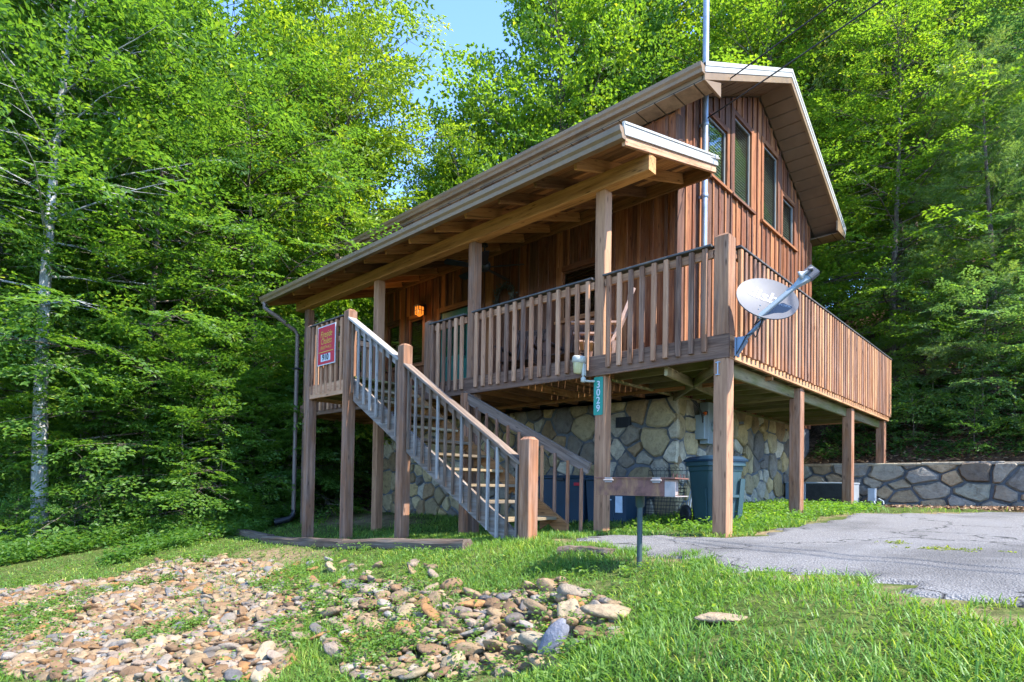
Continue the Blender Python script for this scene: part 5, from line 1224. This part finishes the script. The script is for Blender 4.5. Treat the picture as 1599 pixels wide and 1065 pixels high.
for x, y, s, zone in S:
    ci = r.choice(len(SCOL), p=SW); nm, colr = SCOL[ci]; k = r.uniform(.8, 1.2); colr = tuple(min(.8, q*k) for q in colr)
    e = Matrix.Rotation(r.uniform(0, 6.28), 4, 'Z') @ Matrix.Rotation(r.normal(.12, .30), 4, 'Y') @ Matrix.Rotation(r.normal(-.15, .28), 4, 'X')
    mt4 = Matrix.Translation((x, y, gz1(x, y) + s*r.uniform(.03, .20))) @ e @ Matrix.Diagonal((s*r.uniform(.95, 1.3), s, s*r.uniform(.8, 1.15), 1)); me = PEB[r.integers(0, len(PEB))]
    if npe < 292 and vis(x, y):
        o = link('river_stone', me); o.matrix_world = mt4; o.color = (*colr, 1); npe += 1
        big = 'large' if s > .15 else ('small' if s < .10 else 'mid sized')
        wh = {'spill': 'in the wide stone spill at the lower left', 'cluster': 'in the weedy stone cluster at bottom centre', 'stray': 'alone in thin grass above the stone spill'}[zone]
        top(o, f'{big} {nm} river stone {wh}', 'stone', f'{big} {nm} stones {zone}')
    else:
        co = np.empty(len(me.vertices)*3); me.vertices.foreach_get('co', co); co = co.reshape(-1, 3); m3 = np.array(mt4.to_3x3()); V_.append(co @ m3.T + np.array(mt4.translation))
        Q_.append(np.array([list(p.vertices) for p in me.polygons]) + off); off += len(co); C_.append(np.tile([*colr, 1], (len(co), 1)))
bm = bmesh.new(); bmesh.ops.create_icosphere(bm, subdivisions=1, radius=.5); gv = np.array([v.co[:] for v in bm.verts]); gq = np.array([[v.index for v in f.verts] for f in bm.faces]); bm.free()
gx_ = r.uniform(-8.3, .7, 16000); gy_ = r.uniform(-5.4, -1.9, 16000); gk = (inpoly(gx_, gy_, RL) | (inpoly(gx_, gy_, RM) & (r.random(16000) < .7))) & (vnoise(gx_*1.5, gy_*1.5, 3) > .25) & (r.random(16000) < .8)
for x, y in zip(gx_[gk], gy_[gk]):
    s = r.uniform(.018, .06); ci = r.choice(len(SCOL), p=SW); a_ = r.uniform(0, 6.28); rot = np.array([[math.cos(a_), -math.sin(a_), 0], [math.sin(a_), math.cos(a_), 0], [0, 0, 1]])
    co = (gv*np.array([s*r.uniform(1, 1.5), s, s*r.uniform(.4, .8)])*r.uniform(.85, 1.15, (len(gv), 1))) @ rot.T + np.array([x, y, gz1(x, y) + s*.1 + .01]); V_.append(co); Q_.append(gq + off); off += len(co); C_.append(np.tile([*(np.array(SCOL[ci][1])*r.uniform(.7, 1.1)), 1], (len(co), 1)))
if V_:
    o = link('river_stones', np_mesh('river_stones', np.concatenate(V_), np.concatenate(Q_), M['riverA'], {'col': np.concatenate(C_)}, True)); o['kind'] = 'stuff'; top(o, 'bed of further rounded tan and grey river stones spilling down the left bank', 'stones')
def rock(x, y, sx, sy, sz, rx, ry, rzz, col, label, k, up=.3):
    o = link('river_stone', PEB[k]); o.matrix_world = Matrix.Translation((x, y, gz1(x, y) + sz*up)) @ Matrix.Rotation(rzz, 4, 'Z') @ Matrix.Rotation(ry, 4, 'Y') @ Matrix.Rotation(rx, 4, 'X') @ Matrix.Diagonal((sx, sy, sz, 1)); o.color = (*col, 1); top(o, label, 'stone', 'rocks standing out of the grass')
rock(.30, -3.05, .28, .22, .20, .2, -1.0, .9, (.19, .195, .225), 'blue grey slab like stone standing upright at the right end of the stone cluster', 1, .5)
rock(.16, -3.02, .24, .22, .26, .2, .1, .2, (.32, .27, .19), 'big cream round stone just left of the upright blue grey slab', 3)
rock(.46, -2.72, .30, .24, .24, 0, .1, .9, (.31, .24, .15), 'big tan flat stone at the upper right of the stone cluster', 4)
rock(-.08, -2.36, .26, .22, .22, 0, .1, .4, (.25, .2, .14), 'dark tan stone half covered by dry grass above the stone cluster', 5)
rock(1.26, -2.93, .30, .20, .12, 0, 0, .75, (.34, .25, .155), 'flat tan rock alone in the grass right of the grill', 6, .25)
rock(-8.6, -1.75, .28, .22, .2, 0, 0, .3, (.27, .25, .21), 'grey stone beside the left end of the longest timber', 2)

# ------------------------------------------------------------------ grass, weeds, litter (uncountable)
def grass_mesh(name, X, Y, h, w, seed, lean=.72):
    r = np.random.default_rng(seed); n = len(X); az = r.uniform(0, 6.283, n); d = np.stack([np.cos(az), np.sin(az), np.zeros(n)], -1); s = np.stack([-np.sin(az), np.cos(az), np.zeros(n)], -1)
    tw = r.normal(0, .5, n)[:, None]; s = s*np.cos(tw) + np.array([0, 0, 1.])*np.sin(tw)*.35
    base = np.stack([X, Y, gz(X, Y) - .005], -1); ln = np.clip(r.normal(lean, .28, n), .05, 1.15)[:, None]; H = h[:, None]; L = []
    for t, ww in ((0, .75), (.38, 1.0), (.74, .72), (1.0, .06)):
        c = base + d*H*ln*t**1.7 + np.array([0, 0, 1.])*H*(t - .42*ln*t*t); L += [c - s*(w[:, None]*ww*.5), c + s*(w[:, None]*ww*.5)]
    V = np.stack(L, 1).reshape(-1, 3); o = np.arange(n)[:, None]*8
    Q = np.concatenate([o + np.array([[0, 1, 3, 2]]), o + np.array([[2, 3, 5, 4]]), o + np.array([[4, 5, 7, 6]])])
    tint = np.clip(r.normal(.5, .17, n) + (vnoise(X*1.3, Y*1.3, 8)-.5)*.55, 0, .95); tint = np.where(r.random(n) < .03 + .16*np.clip(vnoise(X*2.2, Y*2.2, 40)*2-1, 0, 1), 1.0, tint)
    return np_mesh(name, V, Q, M['grass'], {'tint': np.repeat(tint, 8)}, False)
r = np.random.default_rng(5)
N0 = 760000; X = r.uniform(-9.8, 3.4, N0); Y = r.uniform(-5.7, 6.4, N0)
dist = np.hypot(X - 2.47, Y + 5.71); fwd = (X-2.47)*-math.sin(_yaw) + (Y+5.71)*math.cos(_yaw); lat = (X-2.47)*math.cos(_yaw) + (Y+5.71)*math.sin(_yaw)
ok = (fwd > 1.3) & (np.abs(lat/np.maximum(fwd, .1)) < 1.0)
X, Y, dist = X[ok], Y[ok], dist[ok]
den = np.clip(4.6/dist, 0, 1)**1.5
p = vnoise(X*1.7, Y*1.7, 21); p2 = vnoise(X*.8, Y*.8, 22)
jit = (vnoise(X*4, Y*4, 31)-.5)*.35
ina = inpoly(X + jit, Y + jit, AS); inl = inpoly(X, Y, RL); inm = inpoly(X, Y, RM)
den *= np.where(inl, np.clip((p-.68)*3.0, 0, .5), np.where(inm, np.clip((p-.30)*1.6, .06, .6), 1.0))
den *= np.where(ina, 0, 1)
bare = np.hypot((X+5.6)/1.9, (Y+1.95)/.55); den *= np.clip(.12 + sst(.3, 1.2, bare), 0, 1)
bare = np.hypot((X+8)/2.4, (Y-.9)/1.2); den *= np.clip(.12 + sst(.5, 1.2, bare), 0, 1)
left = sst(-2.5, -6, X); den *= 1 - .45*left                     # thinner on the left
strip = ((X > -1.6) & (Y > 4.9)) | ((X > .25) & (Y > 3.2)); den *= np.where(strip, .03, 1)
den *= np.where((Y > 2.0) & (X < -1.65), 0, 1)*np.where(Y > 6.2, 0, 1)
den *= .30 + .95*p
k = r.random(len(X)) < den; X, Y, dist, p, p2 = X[k], Y[k], dist[k], p[k], p2[k]
tall = sst(-1.6, .3, X)*sst(-1.0, -1.4, Y) + .35*(Y > -.3)
h = (.030 + .050*p + .050*tall*np.clip(p2*1.9-.35, 0, 1))*r.uniform(.5, 1.45, len(X)); h *= 1 - .25*sst(1.5, 2.3, X)
w = (.0034 + .0026*r.random(len(X)) + .0018*tall)*np.clip(dist/4.5, 1, 1.9)
o = link('grass', grass_mesh('grass', X, Y, h, w, 3)); o['kind'] = 'stuff'; top(o, 'bright green blades of lawn grass around the stairs and along the drive', 'grass'); o.color = (.112, .212, .036, 1)
# weeds: small leafy ground cover
def weeds(name, X, Y, hgt, leaf, nl, seed, col, label, cat='weeds'):
    r = np.random.default_rng(seed); n = len(X); B, D, N, L = [], [], [], []; z0 = gz(X, Y)
    for i in range(nl):
        t = r.uniform(.15, 1, n); az = r.uniform(0, 6.283, n); rad = hgt*r.uniform(.05, .55, n)*t
        B.append(np.stack([X + np.cos(az)*rad, Y + np.sin(az)*rad, z0 + hgt*t*r.uniform(.7, 1.1, n)], -1)); el = r.normal(.15, .35, n)
        a2 = az + r.normal(0, .8, n); D.append(np.stack([np.cos(a2)*np.cos(el), np.sin(a2)*np.cos(el), np.sin(el)], -1)); N.append(np.stack([r.normal(0, .35, n), r.normal(0, .35, n), np.ones(n)], -1)); L.append(leaf*r.uniform(.6, 1.3, n))
    B, D, N, L = map(np.concatenate, (B, D, N, L)); N -= D*np.sum(N*D, 1, keepdims=True); N /= np.linalg.norm(N, axis=1, keepdims=True)
    V = leaf_quads(B, D, N, L, L*.62, .15, .1).reshape(-1, 3); tint = np.repeat(np.clip(r.normal(.5, .2, len(L)), 0, 1), 4)
    o = link(name, np_mesh(name, V, np.arange(len(V)).reshape(-1, 4), M['leaf'], {'tint': tint})); o['kind'] = 'stuff'; o.color = (*col, 1); return top(o, label, cat)
r = np.random.default_rng(9)
X = r.uniform(-8.4, 1.2, 14000); Y = r.uniform(-5.5, -1.7, 14000); p = vnoise(X*1.5, Y*1.5, 3); p3 = vnoise((X+9)*1.5, Y*1.5, 3)
ins = inpoly(X, Y, RL); inm = inpoly(X, Y, RM); q = np.where(ins, np.where(p < .34, .85, .05), np.where(inm, np.where(p3 < .50, .95, .3), .12)); k = r.random(len(X)) < q; X, Y = X[k], Y[k]
weeds('ground_cover', X, Y, .06 + .07*r.random(len(X)), .034, 9, 4, (.11, .20, .04), 'low clover like weeds growing in patches between the river stones')
X = r.uniform(-14.5, -6.6, 6200); Y = r.uniform(-5.6, 1.0, 6200); line = np.interp(X, [-12, -9.0, -7.0], [.4, -1.9, -3.4]); dd = line - Y
k = (dd > -1.6 - .3*np.sin(X*3)) & (dd < .55 + .4*np.sin(X*2.1)) & (X < -7.4 - .25*(Y + 5)) ; k |= (X < -9.9) & (Y < -1.0)
X, Y = X[k], Y[k]; weeds('undergrowth', X, Y, .16 + .30*r.random(len(X))*sst(-7.5, -10, X), .075, 12, 6, (.075, .16, .03), 'dark green leafy undergrowth along the edge of the left wood')
X = r.uniform(-1.55, .45, 1500); Y = r.uniform(-.1, 6.6, 1500); k = inpoly(X, Y, [(-1.5, .3), (.1, .3), (.3, 2), (.5, 3), (.9, 3.6), (-.2, 5.9), (-1.5, 6)]) ; X, Y = X[k], Y[k]
n_ = 60; ax2_ = np.r_[r.normal(1.42, .05, 25), r.normal(1.78, .14, n_)]; ay2_ = np.r_[r.normal(.10, .05, 25), r.normal(-.22, .05, n_)]; weeds('drive_weeds', ax2_, ay2_, .012 + .02*r.random(len(ax2_)), .022, 6, 15, (.15, .19, .04), 'small mossy weeds growing through the cracked asphalt')
weeds('wall_weeds', X, Y, .04 + .09*r.random(len(X)), .045, 9, 12, (.10, .20, .03), 'bright weeds along the foot of the deck posts and stone walls')
X = r.uniform(-1.5, 3, 1600); Y = r.uniform(7.45, 11, 1600); weeds('bank_plants', X, Y, .15 + .3*r.random(1600)*(vnoise(X*1.2, Y*1.2, 4) > .5), .07, 8, 14, (.035, .09, .025), 'dark leafy ground cover on the bank above the retaining wall')
def litter_mesh(name, X, Y, size, seed, label):
    r = np.random.default_rng(seed); n = len(X); a = r.uniform(0, 6.283, n); d = np.stack([np.cos(a), np.sin(a), r.normal(0, .25, n)], -1); N = np.stack([r.normal(0, .35, n), r.normal(0, .35, n), np.ones(n)], -1); N -= d*np.sum(N*d, 1, keepdims=True)/np.sum(d*d, 1, keepdims=True); N /= np.linalg.norm(N, axis=1, keepdims=True)
    L = size*r.uniform(.6, 1.3, n); V = leaf_quads(np.stack([X, Y, gz(X, Y) + .025 + .015*r.random(n)], -1), d, N, L, L*.55, .2, -.1).reshape(-1, 3); c = np.array([(.23, .12, .06), (.33, .2, .11), (.15, .08, .045), (.40, .29, .18)])[r.integers(0, 4, n)]
    c = np.c_[c, np.ones(n)]; o = link(name, np_mesh(name, V, np.arange(len(V)).reshape(-1, 4), M['riverA'], {'col': np.repeat(c, 4, 0)})); o['kind'] = 'stuff'; top(o, label, 'dead leaves')
X = r.uniform(-.2, 4, 5200); Y = 7.0 - np.abs(r.normal(0, .75, 5200)); k = (X > .2 + .3*np.sin(Y*3)) & (Y > 4.6); litter_mesh('leaf_litter', X[k], Y[k], .055, 2, 'brown dead leaves gathered along the foot of the retaining wall')
X = r.uniform(-16, -6, 9000); Y = r.uniform(-2, 9, 9000); k = (Y > np.interp(X, [-12, -9, -6], [-1.5, 1.8, 4])) & ~((X > -9.1) & (Y > 1.9)); litter_mesh('forest_litter', X[k], Y[k], .09, 3, 'brown leaf litter on the slope under the left trees')
X = r.uniform(-8.3, .8, 5200); Y = r.uniform(-5.4, -1.7, 5200); k = inpoly(X, Y, RL) | inpoly(X, Y, RM); litter_mesh('dry_bits', X[k], Y[k], .035, 6, 'dry leaf bits and straw caught between the river stones')
X = r.uniform(-1.6, 3, 4200); Y = r.uniform(7.4, 11, 4200); litter_mesh('bank_litter', X, Y, .08, 4, 'dark brown leaf litter on the bank above the retaining wall')
